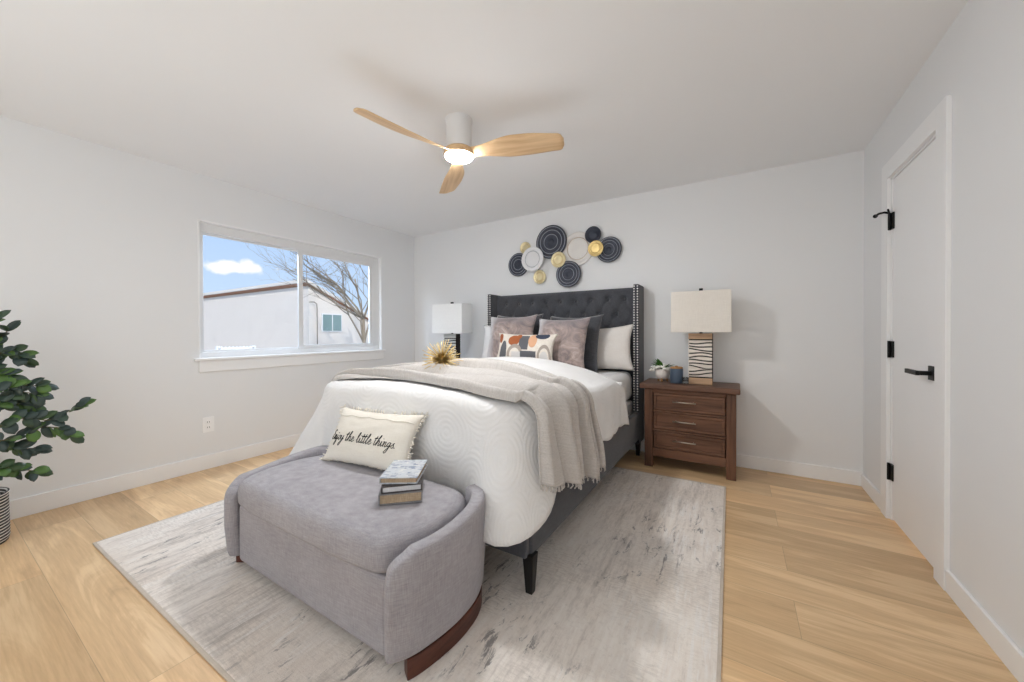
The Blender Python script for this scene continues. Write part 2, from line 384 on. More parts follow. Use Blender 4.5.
# ------------------------------------------------------------------ mesh helpers
class MB:
    def __init__(s): s.bm = bmesh.new(); s.uv = None
    def box(s, a, b, mat=None):
        a = Vector(a); b = Vector(b)
        vs_ = [Vector((x, y, z)) for z in (a.z, b.z) for y in (a.y, b.y) for x in (a.x, b.x)]
        if mat is not None: vs_ = [mat @ v for v in vs_]
        v = [s.bm.verts.new(p) for p in vs_]
        for f in ((0, 2, 3, 1), (4, 5, 7, 6), (0, 1, 5, 4), (2, 6, 7, 3), (0, 4, 6, 2), (1, 3, 7, 5)):
            s.bm.faces.new([v[i] for i in f])
        return s
    def tube(s, pts, rad, seg=8, cap=True):
        pts = [Vector(p) for p in pts]; rads = rad if isinstance(rad, (list, tuple)) else [rad] * len(pts)
        rings = []; prev = None
        for i, p in enumerate(pts):
            t = (pts[min(i + 1, len(pts) - 1)] - pts[max(i - 1, 0)]).normalized()
            if prev is None:
                n = t.orthogonal().normalized()
            else:
                n = (prev - t * prev.dot(t)); n = n.normalized() if n.length > 1e-6 else t.orthogonal().normalized()
            prev = n; b = t.cross(n)
            rings.append([s.bm.verts.new(p + (n * cos(2 * pi * k / seg) + b * sin(2 * pi * k / seg)) * rads[i]) for k in range(seg)])
        for a, b in zip(rings, rings[1:]):
            for k in range(seg): s.bm.faces.new((a[k], a[(k + 1) % seg], b[(k + 1) % seg], b[k]))
        if cap:
            s.bm.faces.new(rings[0][::-1]); s.bm.faces.new(rings[-1])
        return s
    def lathe(s, prof, seg=40, mat=None, cap=True):
        rings = []
        for r, z in prof:
            ring = []
            for k in range(seg):
                p = Vector((r * cos(2 * pi * k / seg), r * sin(2 * pi * k / seg), z))
                ring.append(s.bm.verts.new(mat @ p if mat is not None else p))
            rings.append(ring)
        for a, b in zip(rings, rings[1:]):
            for k in range(seg): s.bm.faces.new((a[k], a[(k + 1) % seg], b[(k + 1) % seg], b[k]))
        if cap:
            s.bm.faces.new(rings[0][::-1]); s.bm.faces.new(rings[-1])
        return s
    def grid(s, fn, nu, nv, uvfn=None, closed_u=False, flip=False):
        if uvfn and s.uv is None: s.uv = s.bm.loops.layers.uv.new('UVMap')
        V = [[s.bm.verts.new(fn(i / nu, j / nv)) for j in range(nv + 1)] for i in range(nu if closed_u else nu + 1)]
        n = len(V)
        for i in range(nu):
            for j in range(nv):
                idx = [(i, j), ((i + 1), j), ((i + 1), j + 1), (i, j + 1)]
                if flip: idx = idx[::-1]
                try: f = s.bm.faces.new([V[a % n][b] for a, b in idx])
                except ValueError: continue
                if uvfn:
                    for lp, (a, b) in zip(f.loops, idx): lp[s.uv].uv = uvfn(a / nu, b / nv)
        return V
    def prism(s, outline, z0, z1, inset=0):
        lo = [s.bm.verts.new((x, y, z0)) for x, y in outline]; hi = [s.bm.verts.new((x, y, z1)) for x, y in outline]
        n = len(lo); s.bm.faces.new(lo[::-1]); s.bm.faces.new(hi)
        for k in range(n): s.bm.faces.new((lo[k], lo[(k + 1) % n], hi[(k + 1) % n], hi[k]))
        return s
    def ball(s, c, r, seg=12, rings=8, sc=(1, 1, 1)):
        g = bmesh.ops.create_uvsphere(s.bm, u_segments=seg, v_segments=rings, radius=r)
        for v in g['verts']: v.co = Vector((v.co.x * sc[0], v.co.y * sc[1], v.co.z * sc[2])) + Vector(c)
        return s
    def build(s, name, mat, parent=None, smooth=False, bevel=0, bseg=2, sub=0, solid=0, weld=False, angle=40):
        if weld: bmesh.ops.remove_doubles(s.bm, verts=s.bm.verts, dist=1e-5)
        bmesh.ops.recalc_face_normals(s.bm, faces=s.bm.faces)
        me = bpy.data.meshes.new(name); s.bm.to_mesh(me); s.bm.free()
        o = bpy.data.objects.new(name, me); C.objects.link(o); me.materials.append(mat)
        if smooth:
            me.polygons.foreach_set('use_smooth', [True] * len(me.polygons))
        if solid:
            q = o.modifiers.new('solid', 'SOLIDIFY'); q.thickness = solid; q.offset = -1
        if bevel:
            q = o.modifiers.new('bevel', 'BEVEL'); q.width = bevel; q.segments = bseg; q.limit_method = 'ANGLE'; q.angle_limit = R(angle)
            me.polygons.foreach_set('use_smooth', [True] * len(me.polygons))
            q.harden_normals = False
        if sub:
            q = o.modifiers.new('sub', 'SUBSURF'); q.levels = sub; q.render_levels = sub
        if bevel and not smooth:
            wnm = o.modifiers.new('wn', 'WEIGHTED_NORMAL'); wnm.keep_sharp = True
        if parent is not None: o.parent = parent
        return o
def tag(o, label=None, cat=None, group=None, kind=None):
    if label: o['label'] = label
    if cat: o['category'] = cat
    if group: o['group'] = group
    if kind: o['kind'] = kind
    return o
def thing(name, loc, label, cat, rz=0, group=None, rot=None):
    o = bpy.data.objects.new(name, None); C.objects.link(o); o.location = loc
    o.rotation_euler = rot if rot else (0, 0, rz); o.empty_display_size = .1
    return tag(o, label, cat, group)
def struct(o, label=None, cat=None): return tag(o, label, cat, kind='structure')
def copy_tree(o, parent=None):
    c = o.copy(); C.objects.link(c)
    if parent is not None: c.parent = parent
    for ch in list(o.children): copy_tree(ch, c)
    return c
def sm(a, b, x):
    t = max(0, min(1, (x - a) / (b - a))); return t * t * (3 - 2 * t)
def nz3(x, y, z): return noise.noise(Vector((x, y, z)))
def catmull(pts, n=6):
    pts = [Vector(p) for p in pts]; out = []
    for i in range(len(pts) - 1):
        p0 = pts[max(i - 1, 0)]; p1 = pts[i]; p2 = pts[i + 1]; p3 = pts[min(i + 2, len(pts) - 1)]
        for k in range(n):
            t = k / n
            out.append(.5 * ((2 * p1) + (p2 - p0) * t + (2 * p0 - 5 * p1 + 4 * p2 - p3) * t * t + (3 * p1 - p0 - 3 * p2 + p3) * t ** 3))
    out.append(pts[-1]); return out

# ------------------------------------------------------------------ room shell
XR, XL, YB, YF, H = .784, -3.772, 3.621, -1.25, 2.44
T = .14
WY0, WY1, WZ0, WZ1 = 1.245, 3.076, .915, 2.066       # window opening in the left wall
DY0, DY1, DZ = 2.435, 3.065, 2.04                     # door opening in the right wall

struct(MB().box((XL - T, YF - T, -.12), (XR + T, YB + T, 0)).build('floor', M_floor), 'light oak plank floor', 'floor')
struct(MB().box((XL - T, YF - T, H), (XR + T, YB + T, H + .12)).build('ceiling', M_ceil), 'smooth white ceiling', 'ceiling')
struct(MB().box((XL - T, YB, 0), (XR + T, YB + T, H)).build('wall_back', M_wall), 'pale grey wall behind the bed', 'wall')
wl = MB()
wl.box((XL - T, YF, 0), (XL, WY0, H)).box((XL - T, WY1, 0), (XL, YB, H)).box((XL - T, WY0, 0), (XL, WY1, WZ0)).box((XL - T, WY0, WZ1), (XL, WY1, H))
struct(wl.build('wall_left', M_wall), 'pale grey wall with the window', 'wall')
wr = MB()
wr.box((XR, YF, 0), (XR + T, DY0, H)).box((XR, DY1, 0), (XR + T, YB, H)).box((XR, DY0, DZ), (XR + T, DY1, H))
struct(wr.build('wall_right', M_wall), 'pale grey wall with the door', 'wall')
struct(MB().box((XL - T, YF - T, 0), (XR + T, YF, H)).build('wall_front', M_wall), 'wall behind the camera', 'wall')
BH, BT = .105, .014
struct(MB().box((XL, YF, 0), (XL + BT, YB, BH + .012)).build('baseboard_left', M_trim, bevel=.003), 'white baseboard under the window', 'baseboard')
struct(MB().box((XL + BT, YB - BT, 0), (XR, YB, BH)).build('baseboard_back', M_trim, bevel=.003), 'white baseboard along the back wall', 'baseboard')
struct(MB().box((XR - BT, YF, 0), (XR, DY0 - .1, .095)).box((XR - BT, DY1 + .1, 0), (XR, YB - BT, .095)).build('baseboard_right', M_trim, bevel=.003), 'white baseboard beside the door', 'baseboard')
cs = MB()
cs.box((XR - .018, DY0 - .1, 0), (XR, DY0, DZ + .1)).box((XR - .018, DY1, 0), (XR, DY1 + .1, DZ + .1)).box((XR - .018, DY0, DZ), (XR, DY1, DZ + .1))
cs.box((XR, DY0, 0), (XR + .1, DY0 + .012, DZ)).box((XR, DY1 - .012, 0), (XR + .1, DY1, DZ)).box((XR, DY0, DZ - .012), (XR + .1, DY1, DZ))
struct(cs.build('trim_1', M_trim, bevel=.002), 'flat white casing around the door', 'trim')

# door
dr = struct(thing('door_1', (XR, (DY0 + DY1) / 2, 0), 'white flush door with black lever and hinges', 'door'))
hw = (DY1 - DY0) / 2 - .015
MB().box((.004, -hw, .014), (.044, hw, DZ - .016)).build('door_panel', M_door, dr, bevel=.002)
hd = MB(); hy = -hw + .058
hd.box((-.006, hy - .033, .895), (.004, hy + .033, .962))
hdl = hd.build('lever_rose', M_blackmetal, dr, bevel=.002); hdl['label'] = 'black square lever plate'
lv = MB(); lv.tube([(-.004, hy, .928), (-.052, hy, .928)], .011, 12); lv.box((-.06, hy - .012, .917), (-.046, hy + .125, .939))
lv.build('lever_handle', M_blackmetal, dr, bevel=.002)['label'] = 'black lever handle'
for k, z in enumerate((.29, 1.02, 1.78)):
    h_ = MB(); h_.box((-.0045, hw - .03, z - .048), (.004, hw + .008, z + .048)); h_.tube([(-.01, hw + .004, z - .05), (-.01, hw + .004, z + .05)], .0075, 10)
    hg = h_.build('hinge', M_blackmetal, dr); hg['label'] = 'black butt hinge'
    if k == 2:
        st_ = MB(); st_.tube([(-.012, hw + .004, z + .052), (-.03, hw + .012, z + .06), (-.045, hw + .05, z + .066), (-.05, hw + .09, z + .064)], .0065, 8)
        st_.ball((-.05, hw + .098, z + .064), .012, 10, 6); st_.tube([(-.012, hw + .002, z + .05), (-.03, hw - .05, z + .06)], .005, 8)
        st_.build('hinge_stop', M_blackmetal, dr, True)

# window in the left wall
wd = struct(thing('window_1', (XL, (WY0 + WY1) / 2, WZ0), 'white sliding window with two panes over a white sill', 'window'))
wy = (WY1 - WY0) / 2; wz = WZ1 - WZ0
fr = MB(); d0, d1 = -.115, -.045
for a, b in (((-wy, 0), (wy, .055)), ((-wy, wz - .085), (wy, wz)), ((-wy, .055), (-wy + .045, wz - .085)), ((wy - .10, .055), (wy, wz - .085))):
    fr.box((d0, a[0], a[1]), (d1, b[0], b[1]))
fr.build('window_frame', M_vinyl, wd, bevel=.004)
def sash(y0, y1, x0, x1, w=.034):
    m = MB(); z0, z1 = .05, wz - .08
    for a, b in (((y0, z0), (y1, z0 + w)), ((y0, z1 - w), (y1, z1)), ((y0, z0 + w), (y0 + w, z1 - w)), ((y1 - w, z0 + w), (y1, z1 - w))):
        m.box((x0, a[0], a[1]), (x1, b[0], b[1]))
    s_ = m.build('sash', M_vinyl, wd, bevel=.003)
    MB().box(((x0 + x1) / 2 - .003, y0 + w, z0 + w), ((x0 + x1) / 2 + .003, y1 - w, z1 - w)).build('pane', M_glass, s_)
    return s_
sash(-wy + .04, -.028, -.100, -.078, .022)
s2 = sash(-.075, wy - .095, -.074, -.05, .044)
for z in (.20, .72): MB().box((-.05, -.062, z), (-.041, -.042, z + .07)).build('sash_latch', M_vinyl, s2, bevel=.002)
jm = MB(); jm.box((-.045, -wy - .001, 0), (.004, -wy + .012, wz)).box((-.045, wy - .012, 0), (.004, wy + .001, wz)).box((-.045, -wy, wz - .012), (.004, wy, wz + .001))
jm.build('jamb_liner', M_trim, wd, bevel=.002)
MB().box((-.05, -wy - .035, -.012), (.035, wy + .032, .010)).build('window_sill', M_trim, wd, bevel=.004)
MB().box((0, -wy - .002, -.108), (.016, wy + .012, -.012)).build('sill_apron', M_trim, wd, bevel=.003)

# wall outlet
ot = thing('wall_outlet', (XL, 1.303, .368), 'white duplex outlet low on the wall under the window', 'outlet')
MB().box((0, -.040, -.063), (.007, .040, .063)).build('cover_plate', M_outlet, ot, bevel=.002)
for z in (.022, -.022):
    oc = MB().box((.005, -.017, z - .014), (.008, .017, z + .014)).build('socket', M_outlet, ot, bevel=.002)
    for y in (-.008, .005): MB().box((.0078, y, z - .006), (.0085, y + .003, z + .006)).build('slot', M_black, oc)

# ------------------------------------------------------------------ rug
RX0, RX1, RY0, RY1, RZ = -2.965, -.050, .528, 3.055, .009
rg = tag(bpy.data.objects.new('area_rug', None), 'faded beige and grey abstract rug lying under bed and bench', 'rug'); C.objects.link(rg); rg.location = ((RX0 + RX1) / 2, (RY0 + RY1) / 2, 0); rg.rotation_euler = (0, 0, R(.8))
rx, ry = (RX1 - RX0) / 2, (RY1 - RY0) / 2
MB().box((-rx + .012, -ry + .012, 0), (rx - .012, ry - .012, RZ)).build('rug_pile', M_rug, rg, bevel=.003)
rb = MB(); rb.box((-rx, -ry, 0), (rx, -ry + .013, RZ - .001)).box((-rx, ry - .013, 0), (rx, ry, RZ - .001)).box((-rx, -ry + .013, 0), (-rx + .013, ry - .013, RZ - .001)).box((rx - .013, -ry + .013, 0), (rx, ry - .013, RZ - .001))
rb.build('rug_binding', M_rugedge, rg, bevel=.002)['label'] = 'tan bound rug edge'

# ------------------------------------------------------------------ bed
BXL, BXR, BY0, BY1 = -2.40, -.748, 1.350, 3.60
bxc = (BXL + BXR) / 2; bhw = (BXR - BXL) / 2
bed = thing('bed', (bxc, BY0, 0), 'charcoal upholstered wingback bed with tufted headboard and nailhead trim', 'bed')
def bl(x, y, z): return (x - bxc, y - BY0, z)
# tufted headboard panel
PX0, PX1, PZ0, PZ1 = BXL + .05, BXR - .05, .30, 1.545
tufts = []
for row in range(6):
    z = 1.445 - row * .145
    n = 9 if row % 2 == 0 else 10
    for k in range(n):
        x = bxc + (k - (n - 1) / 2) * .166
        if PX0 + .03 < x < PX1 - .03: tufts.append((x, z))
def hb(u, v):
    x = PX0 + (PX1 - PX0) * u; z = PZ0 + (PZ1 - PZ0) * v
    dmin = min((math.hypot((x - a), (z - b)) for a, b in tufts), default=1)
    d = .042 * math.exp(-(dmin / .026) ** 2) * .55 + .03 * math.exp(-dmin / .05)
    # diagonal pleats between tufts
    q1 = ((x - bxc) / .166 + (z - 1.445) / .29); q2 = ((x - bxc) / .166 - (z - 1.445) / .29)
    pl = 0
    if z > 1.445 - 5 * .145 - .05 and z < 1.46:
        for q in (q1, q2):
            f = abs(q - round(q)); pl += .008 * math.exp(-(f / .06) ** 2)
    e = .022 * (1 - min(1, (PZ1 - z) / .03)) ** 2
    return bl(x, 3.515 + d + pl + e, z)
m = MB(); m.grid(hb, 150, 120)
m.box(bl(PX0, 3.555, PZ0), bl(PX1, BY1 + .012, PZ1 - .004))
hbo = m.build('headboard', M_charcoal, bed, smooth=True)
bt0 = MB().ball((0, 0, 0), .011, 8, 6).build('tuft_button', M_charcoal, hbo, True)
for k, (x, z) in enumerate(tufts):
    o = bt0 if k == 0 else bt0.copy()
    if k: C.objects.link(o); o.parent = hbo
    o.location = bl(x, 3.558, z)
for sx in (-1, 1):
    xo = BXL if sx < 0 else BXR; xi = xo - sx * .053
    w = MB().box(bl(min(xo, xi), 3.395, .12), bl(max(xo, xi), BY1 + .014, 1.558)).build('headboard_wing', M_charcoal, bed, bevel=.012, bseg=3)
    xm = (xo + xi) / 2
    for dx in (-.015, .015):
        nh = MB()
        for k in range(50): nh.ball(bl(xm + dx, 3.394, 1.54 - k * .0236), .0078, 6, 4, (1, .6, 1))
        nh.build('nailhead_row', M_nail, w, True)['label'] = 'row of silver nailheads'
    MB().tube([bl(xm, 3.48, 0), bl(xm, 3.48, .125)], [.02, .03], 4).build('leg', M_black, bed)['label'] = 'black tapered leg'
    rl = MB().box(bl(xo - sx * .05, BY0 + .03, .165), bl(xo, 3.41, .415)).build('side_rail', M_charcoal, bed, bevel=.012, bseg=3)
    lg = MB(); xx = xo - sx * .012
    lg.lathe([(.022, RZ), (.036, .18)], 4, Matrix.Translation(bl(xx, BY0 + .040, 0)) @ Matrix.Rotation(R(45), 4, 'Z'))
    lg.build('leg', M_black, bed, bevel=.002)['label'] = 'black tapered leg'
MB().box(bl(BXL + .012, BY0, .165), bl(BXR - .012, BY0 + .05, .415)).build('foot_rail', M_charcoal, bed, bevel=.012, bseg=3)
sl = MB()
for k in range(8): sl.box(bl(BXL + .05, 1.5 + k * .25, .27), bl(BXR - .05, 1.6 + k * .25, .30))
sl.build('slat_base', M_black, bed)

MX0, MX1, MY0, MY1 = -2.30, -.82, 1.49, 3.50
mt = thing('mattress', ((MX0 + MX1) / 2, (MY0 + MY1) / 2, .30), 'white mattress in a fitted sheet on the bed frame', 'mattress')
mm = MB(); mm.box((MX0 - mt.location.x, MY0 - mt.location.y, .0), (MX1 - mt.location.x, MY1 - mt.location.y, .20)); mm.build('box_spring', M_sheet, mt, bevel=.03, bseg=3)
mm = MB(); mm.box((MX0 - mt.location.x, MY0 - mt.location.y, .20), (MX1 - mt.location.x, MY1 - mt.location.y, .468)); mm.build('fitted_sheet', M_sheet, mt, bevel=.07, bseg=6)

# duvet: an unfolded cloth laid over the mattress top and down three sides
EX0, EX1, EY0, EYH = -2.315, -.812, 1.405, 2.88
RC = .16; RCL = .23
TIP = Vector((EX1 - RC + RC * cos(R(-58)), EY0 + RC + RC * sin(R(-58)))); RE = .075
xc = (EX0 + EX1) / 2; hx = (EX1 - EX0) / 2
def ztop(x, y):
    k_ = sm(1.5, 2.4, y)
    z = .842 + .085 * k_ - .055 * sm(2.62, 2.90, y)
    z -= (.030 + .105 * k_) * abs((x - xc) / hx) ** 2.4
    z += .010 * nz3(x * 2.2, y * 2.2, 1.3) + .006 * nz3(x * 6, y * 6, 4.1)
    return z
# perimeter: right side from head to foot, foot, left side
def perim(s):
    L1 = EYH - (EY0 + RC); L2 = pi / 2 * RC; L3 = (EX1 - EX0) - RC - RCL; L4 = pi / 2 * RCL; L5 = EYH - (EY0 + RCL)
    tot = L1 + L2 + L3 + L4 + L5; d = s * tot
    if d < L1: return Vector((EX1, EYH - d)), Vector((1, 0)), 'R', d
    d -= L1
    if d < L2:
        a = -d / RC; return Vector((EX1 - RC + RC * cos(a), EY0 + RC + RC * sin(a))), Vector((cos(a), sin(a))), 'CR', d / L2
    d -= L2
    if d < L3: return Vector((EX1 - RC - d, EY0)), Vector((0, -1)), 'F', d / L3
    d -= L3
    if d < L4:
        a = -pi / 2 - d / RCL; return Vector((EX0 + RCL + RCL * cos(a), EY0 + RCL + RCL * sin(a))), Vector((cos(a), sin(a))), 'CL', d / L4
    d -= L4
    return Vector((EX0, EY0 + RCL + d)), Vector((-1, 0)), 'L', d
def warp(s):
    # spend more vertices on the two foot corners
    return s
def corner_w(p):
    r = math.hypot(p.x - EX1, p.y - EY0); l = math.hypot(p.x - EX0, p.y - EY0)
    return math.exp(-(r / .17) ** 2), math.exp(-(l / .19) ** 2)
def tip_w(p): return math.exp(-((p - TIP).length / .105) ** 2)
def drop(p, side, d=0):
    cl_ = corner_w(p)[1]
    if side == 'R': b = .375 - .012 * sin(p.y * 9) - .05 * sm(2.2, 2.85, p.y)
    elif side == 'L': b = .49
    elif side == 'CR': b = .375 + .075 * d
    elif side == 'F': b = .45 + .05 * sm(EX1 - .3, EX1 - .7, p.x)
    else: b = .50 - .01 * d
    return b + .105 * tip_w(p) + (cl_ * .08 if side in ('L', 'CL', 'F') else 0)
NTOP = 18
def duvet_pos(s, q):
    """q<1: across the top from the centre line to the edge; q>1: over the edge and down"""
    p, n, side, d = perim(s)
    spine = Vector((xc, max(p.y, EY0 + .62) if p.y < EYH else EYH))
    if side in ('R', 'L'): spine = Vector((xc, p.y if p.y > EY0 + .62 else EY0 + .62))
    if q <= 1:
        P = spine.lerp(p, q); return Vector((P.x, P.y, ztop(P.x, P.y))), Vector((P.x, P.y))
    ze = ztop(p.x, p.y); t = q - 1; D = drop(p, side, d)
    Ltot = pi / 2 * RE + D - RE; l = t * Ltot
    cr_, cl_ = corner_w(p)
    if l < pi / 2 * RE:
        a = l / RE; o, z = RE * sin(a), ze - RE * (1 - cos(a)); hang = 0
    else:
        hang = l - pi / 2 * RE; o, z = RE, ze - RE - hang
    fl = {'R': .06, 'L': .50, 'F': .03, 'CR': .12, 'CL': .62}[side]
    if side == 'CL': fl = .14 + .56 * abs(n.x) ** 1.3
    if side in ('R', 'CR', 'F'): fl = (.06 if side == 'R' else .06 - .03 * d if side == 'CR' else .03) + .36 * tip_w(p)
    if side == 'F': fl += .06 * math.exp(-((p.x - EX0 - RCL) / .16) ** 2)
    o += hang * fl
    if side in ('R', 'L'): o += .010 * sin(p.y * 13 + 1) * min(1, hang / .2) + .006 * sin(p.y * 29) * min(1, hang / .2)
    if side == 'F': o += .006 * sin(p.x * 7) * min(1, hang / .2)
    if side == 'CR': o += .012 * sin(d * pi * 3.0 + .2) * sin(d * pi) * min(1, hang / .35)
    if side == 'CL': o += .03 * sin(d * pi * 2.0 + 2.6) * min(1, hang / .3)
    k = .006 * nz3(p.x * 5 + n.x * l * 5, p.y * 5 + n.y * l * 5, z * 5)
    P = p + n * (o + k)
    if t > .93: z += .010 * sin(s * 150) * (t - .93) / .07
    return Vector((P.x, P.y, z)), p + n * l
du = thing('duvet', (xc, 2.1, .8), 'puffy white embossed duvet hanging over the foot of the bed', 'duvet')
off = Vector(du.location)
NS = 220
m = MB(); NQ = 40
ss = [warp(i / NS) for i in range(NS + 1)]
def qmap(v): return v * 2
m.grid(lambda u, v: duvet_pos(u, qmap(v))[0] - off, NS, NQ, lambda u, v: tuple(duvet_pos(u, qmap(v))[1]))
duo = m.build('duvet_cover', M_duvet, du, smooth=True)
duo.modifiers.new('solid', 'SOLIDIFY').thickness = .028
duo.modifiers['solid'].offset = -1
# head-end hem roll
hm = MB()
hp = []
for k in range(41):
    s = k / 40; x = EX1 + .05 - (EX1 - EX0 + .08) * s
    hp.append(Vector((x, EYH + .005, min(ztop(min(EX1, max(EX0, x)), EYH) - .012, 9))) - off)
hm.tube(hp, .020, 10); hm.build('hem', M_duvet, du, True)

# knit throw across the foot, hanging over the right side
def throw_pos(u, v):
    # u along the length (left edge of the bed to the hanging end), v across the width (foot to head)
    Lx = EX1 - (EX0 + .09); hang_max = .34 + .10 * sm(.1, .6, v) - .03 * sm(.7, 1, v) + RE * .57
    tot = Lx + hang_max; l = u * tot
    y0 = 1.415 + .05 * sin(u * 5.0) - .03 * sm(.25, .6, u) + .02 * sm(.75, 1, u)
    y1 = 1.80 + .34 * sm(.05, .5, u) - .16 * sm(.55, .8, u) + .01 * sm(.8, 1, u)
    y = y0 + (y1 - y0) * v
    nf = 7.5
    ph = (v + .12 * sin(v * 5 + u * 2)) * nf * 2 * pi + 1.1 * sin(u * 5 + v * 4) + 2.2 * u
    fold = abs(sin(ph / 2)) ** .75 * (.72 + .28 * sin(v * 17 + u * 3)) - .25 * sm(.06, 0, v) * 0
    amp = .056 + .010 * sm(.5, .85, u)
    dy = EY0 + RCL - y
    xe = EX0 + (RCL - math.sqrt(max(0, RCL * RCL - dy * dy)) if dy > 0 else 0)
    fold *= sm(0, .07, v) * sm(0, .07, 1 - v) * (.35 + .65 * sm(0, .12, u))
    if l < Lx:
        x = EX1 - (Lx - l) * (EX1 - (xe - .045)) / Lx; lift = .013 + amp * fold
        return Vector((x, y + .010 * cos(ph), ztop(min(max(x, xe), EX1), y) - 9 * max(0, xe + .035 - x) ** 2 + lift))
    h = l - Lx; ze = ztop(EX1, y); r = RE + .013
    yy = y + (.07 * (v - .25)) * sm(0, .4, h) + .02
    if h < pi / 2 * r:
        a = h / r; o, z = r * sin(a), ze + .013 - r * (1 - cos(a)); nx, nzv = sin(a), cos(a); hang = 0
    else:
        hang = h - pi / 2 * r; o, z = r, ze + .013 - r - hang; nx, nzv = 1, 0
    o += hang * .06 + .012 * sin(yy * 13 + 1) * min(1, hang / .2)
    lift = amp * fold * (1 + .5 * sm(0, .3, hang)) + .01
    z -= .018 * sin(v * 9) * sm(.7, 1, u)
    return Vector((EX1 + o + nx * lift, yy + .010 * cos(ph), z + nzv * lift))
th = thing('throw_blanket', (xc, 1.8, .85), 'greige knit throw folded across the bed foot and hanging at right', 'blanket')
m = MB(); off = Vector(th.location)
m.grid(lambda u, v: throw_pos(u, v) - off, 150, 170, lambda u, v: (u * 2.0, v * .8))
q = m.build('knit_cloth', M_throw, th, smooth=True); q.modifiers.new('solid', 'SOLIDIFY').thickness = .006; q.modifiers['solid'].offset = 1
fg = MB()
for k in range(64):
    v = k / 63; p = throw_pos(1, v) - off
    fg.tube([p, p + Vector((.004, .004 * sin(k * 3), -.012)), p + Vector((.006 * sin(k), .006 * cos(k * 2), -.024))], .003, 5)
fg.build('hem_fringe', M_throw, th, True)['kind'] = 'stuff'

# ------------------------------------------------------------------ pillows
def pillow_fn(w, h, t, pinch=.09, corner=.03, seed=0, wr=.006):
    def f(a, b, side):
        # a,b in -1..1
        ex = 1 - pinch * (1 - abs(b) ** 2.2) * abs(a) ** 3 * .5 + corner * (abs(a) * abs(b)) ** 4
        ez = 1 - pinch * (1 - abs(a) ** 2.2) * abs(b) ** 3 * .5 + corner * (abs(a) * abs(b)) ** 4
        k = max(0, (1 - abs(a) ** 2.6)) ** .55 * max(0, (1 - abs(b) ** 2.6)) ** .55
        n = wr * (nz3(a * 2.4 + seed, b * 2.4, side * 3 + seed) + .5 * nz3(a * 6 + seed, b * 6, side)) * (.25 + k)
        return Vector((a * w / 2 * ex, side * (t / 2 * k + n * min(1, k * 4)), b * h / 2 * ez + h / 2))
    return f
def pillow(name, loc, label, mat, w, h, t, lean, yaw=0, roll=0, seed=0, part='cover', cat='pillow', pinch=.15, corner=.045, wr=.007, n=34, group=None):
    th_ = thing(name, loc, label, cat, group=group)
    th_.rotation_euler = (Matrix.Rotation(yaw, 3, 'Z') @ Matrix.Rotation(-lean, 3, 'X') @ Matrix.Rotation(roll, 3, 'Y')).to_euler()
    f = pillow_fn(w, h, t, pinch, corner, seed, wr)
    m = MB()
    for side in (-1, 1):
        m.grid(lambda u, v: f(u * 2 - 1, v * 2 - 1, side), n, n, lambda u, v: (u, v))
    o = m.build(part, mat, th_, smooth=True, weld=True)
    return th_, f, o
GP = None
pillow('bed_pillow', (-2.045, 3.235, .785), 'white sleeping pillow at left end of headboard, behind grey velvet pillow', M_shamw, .66, .43, .17, R(13), R(2), 0, 3, 'pillowcase')
pillow('bed_pillow', (-1.115, 3.31, .775), 'cream sleeping pillow standing at right end of headboard', M_sham, .68, .41, .17, R(14), R(-3), R(-4), 8, 'pillowcase')
pillow('throw_pillow', (-1.90, 3.14, .80), 'charcoal square pillow mostly hidden behind left mauve velvet pillow', M_charvel, .52, .52, .13, R(14), R(2), 0, 5)
pillow('throw_pillow', (-1.29, 3.12, .785), 'charcoal square pillow between right mauve velvet pillow and cream pillow', M_charvel, .52, .51, .14, R(14), R(-3), 0, 6)
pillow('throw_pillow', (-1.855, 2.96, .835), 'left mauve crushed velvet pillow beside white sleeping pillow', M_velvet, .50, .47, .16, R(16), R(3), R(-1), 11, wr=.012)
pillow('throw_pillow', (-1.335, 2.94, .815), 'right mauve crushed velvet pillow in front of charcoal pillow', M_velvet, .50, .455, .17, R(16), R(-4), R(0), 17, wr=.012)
pillow('lumbar_pillow', (-1.585, 2.775, .862), 'small oblong pillow printed with rust, grey and taupe shapes, frontmost on bed', M_lumbar, .57, .265, .13, R(17), R(2), R(1), 21, wr=.004)

# lettered cushion on the bench
lc, lf, lo = pillow('accent_cushion', (-1.588, 1.165, .463), 'cream fringed cushion lettered in black script standing on grey bench', M_cream, .585, .285, .12, R(28), R(3), R(-1.5), 31, 'cover', 'cushion', wr=.004)
fr_ = MB(); random.seed(4)
for k in range(150):
    e = k % 4; s = random.uniform(-1, 1)
    a, b = ((s, 1), (s, -1), (1, s), (-1, s))[e]
    p = lf(a, b, -1); d = Vector(((a if e > 1 else random.uniform(-.4, .4)), random.uniform(-.5, .3), (b if e < 2 else random.uniform(-.4, .4)))).normalized()
    if e == 1: d = Vector((d.x, -.9, .15)).normalized()
    fr_.tube([p - d * .004, p + d * .010, p + d * .018 + Vector((random.uniform(-.005, .005), 0, random.uniform(-.004, .004)))], [.0035, .003, .0015], 5)
fr_.build('fringe', M_cream, lc, True)['kind'] = 'stuff'
sm_ = MB(); sm_.tube([lf(-1 + 2 * k / 30, .66 + .02 * sin(k), -1) + Vector((0, -.001, 0)) for k in range(1, 30)], .0035, 6)
sm_.build('seam_ruffle', M_cream, lc, True)
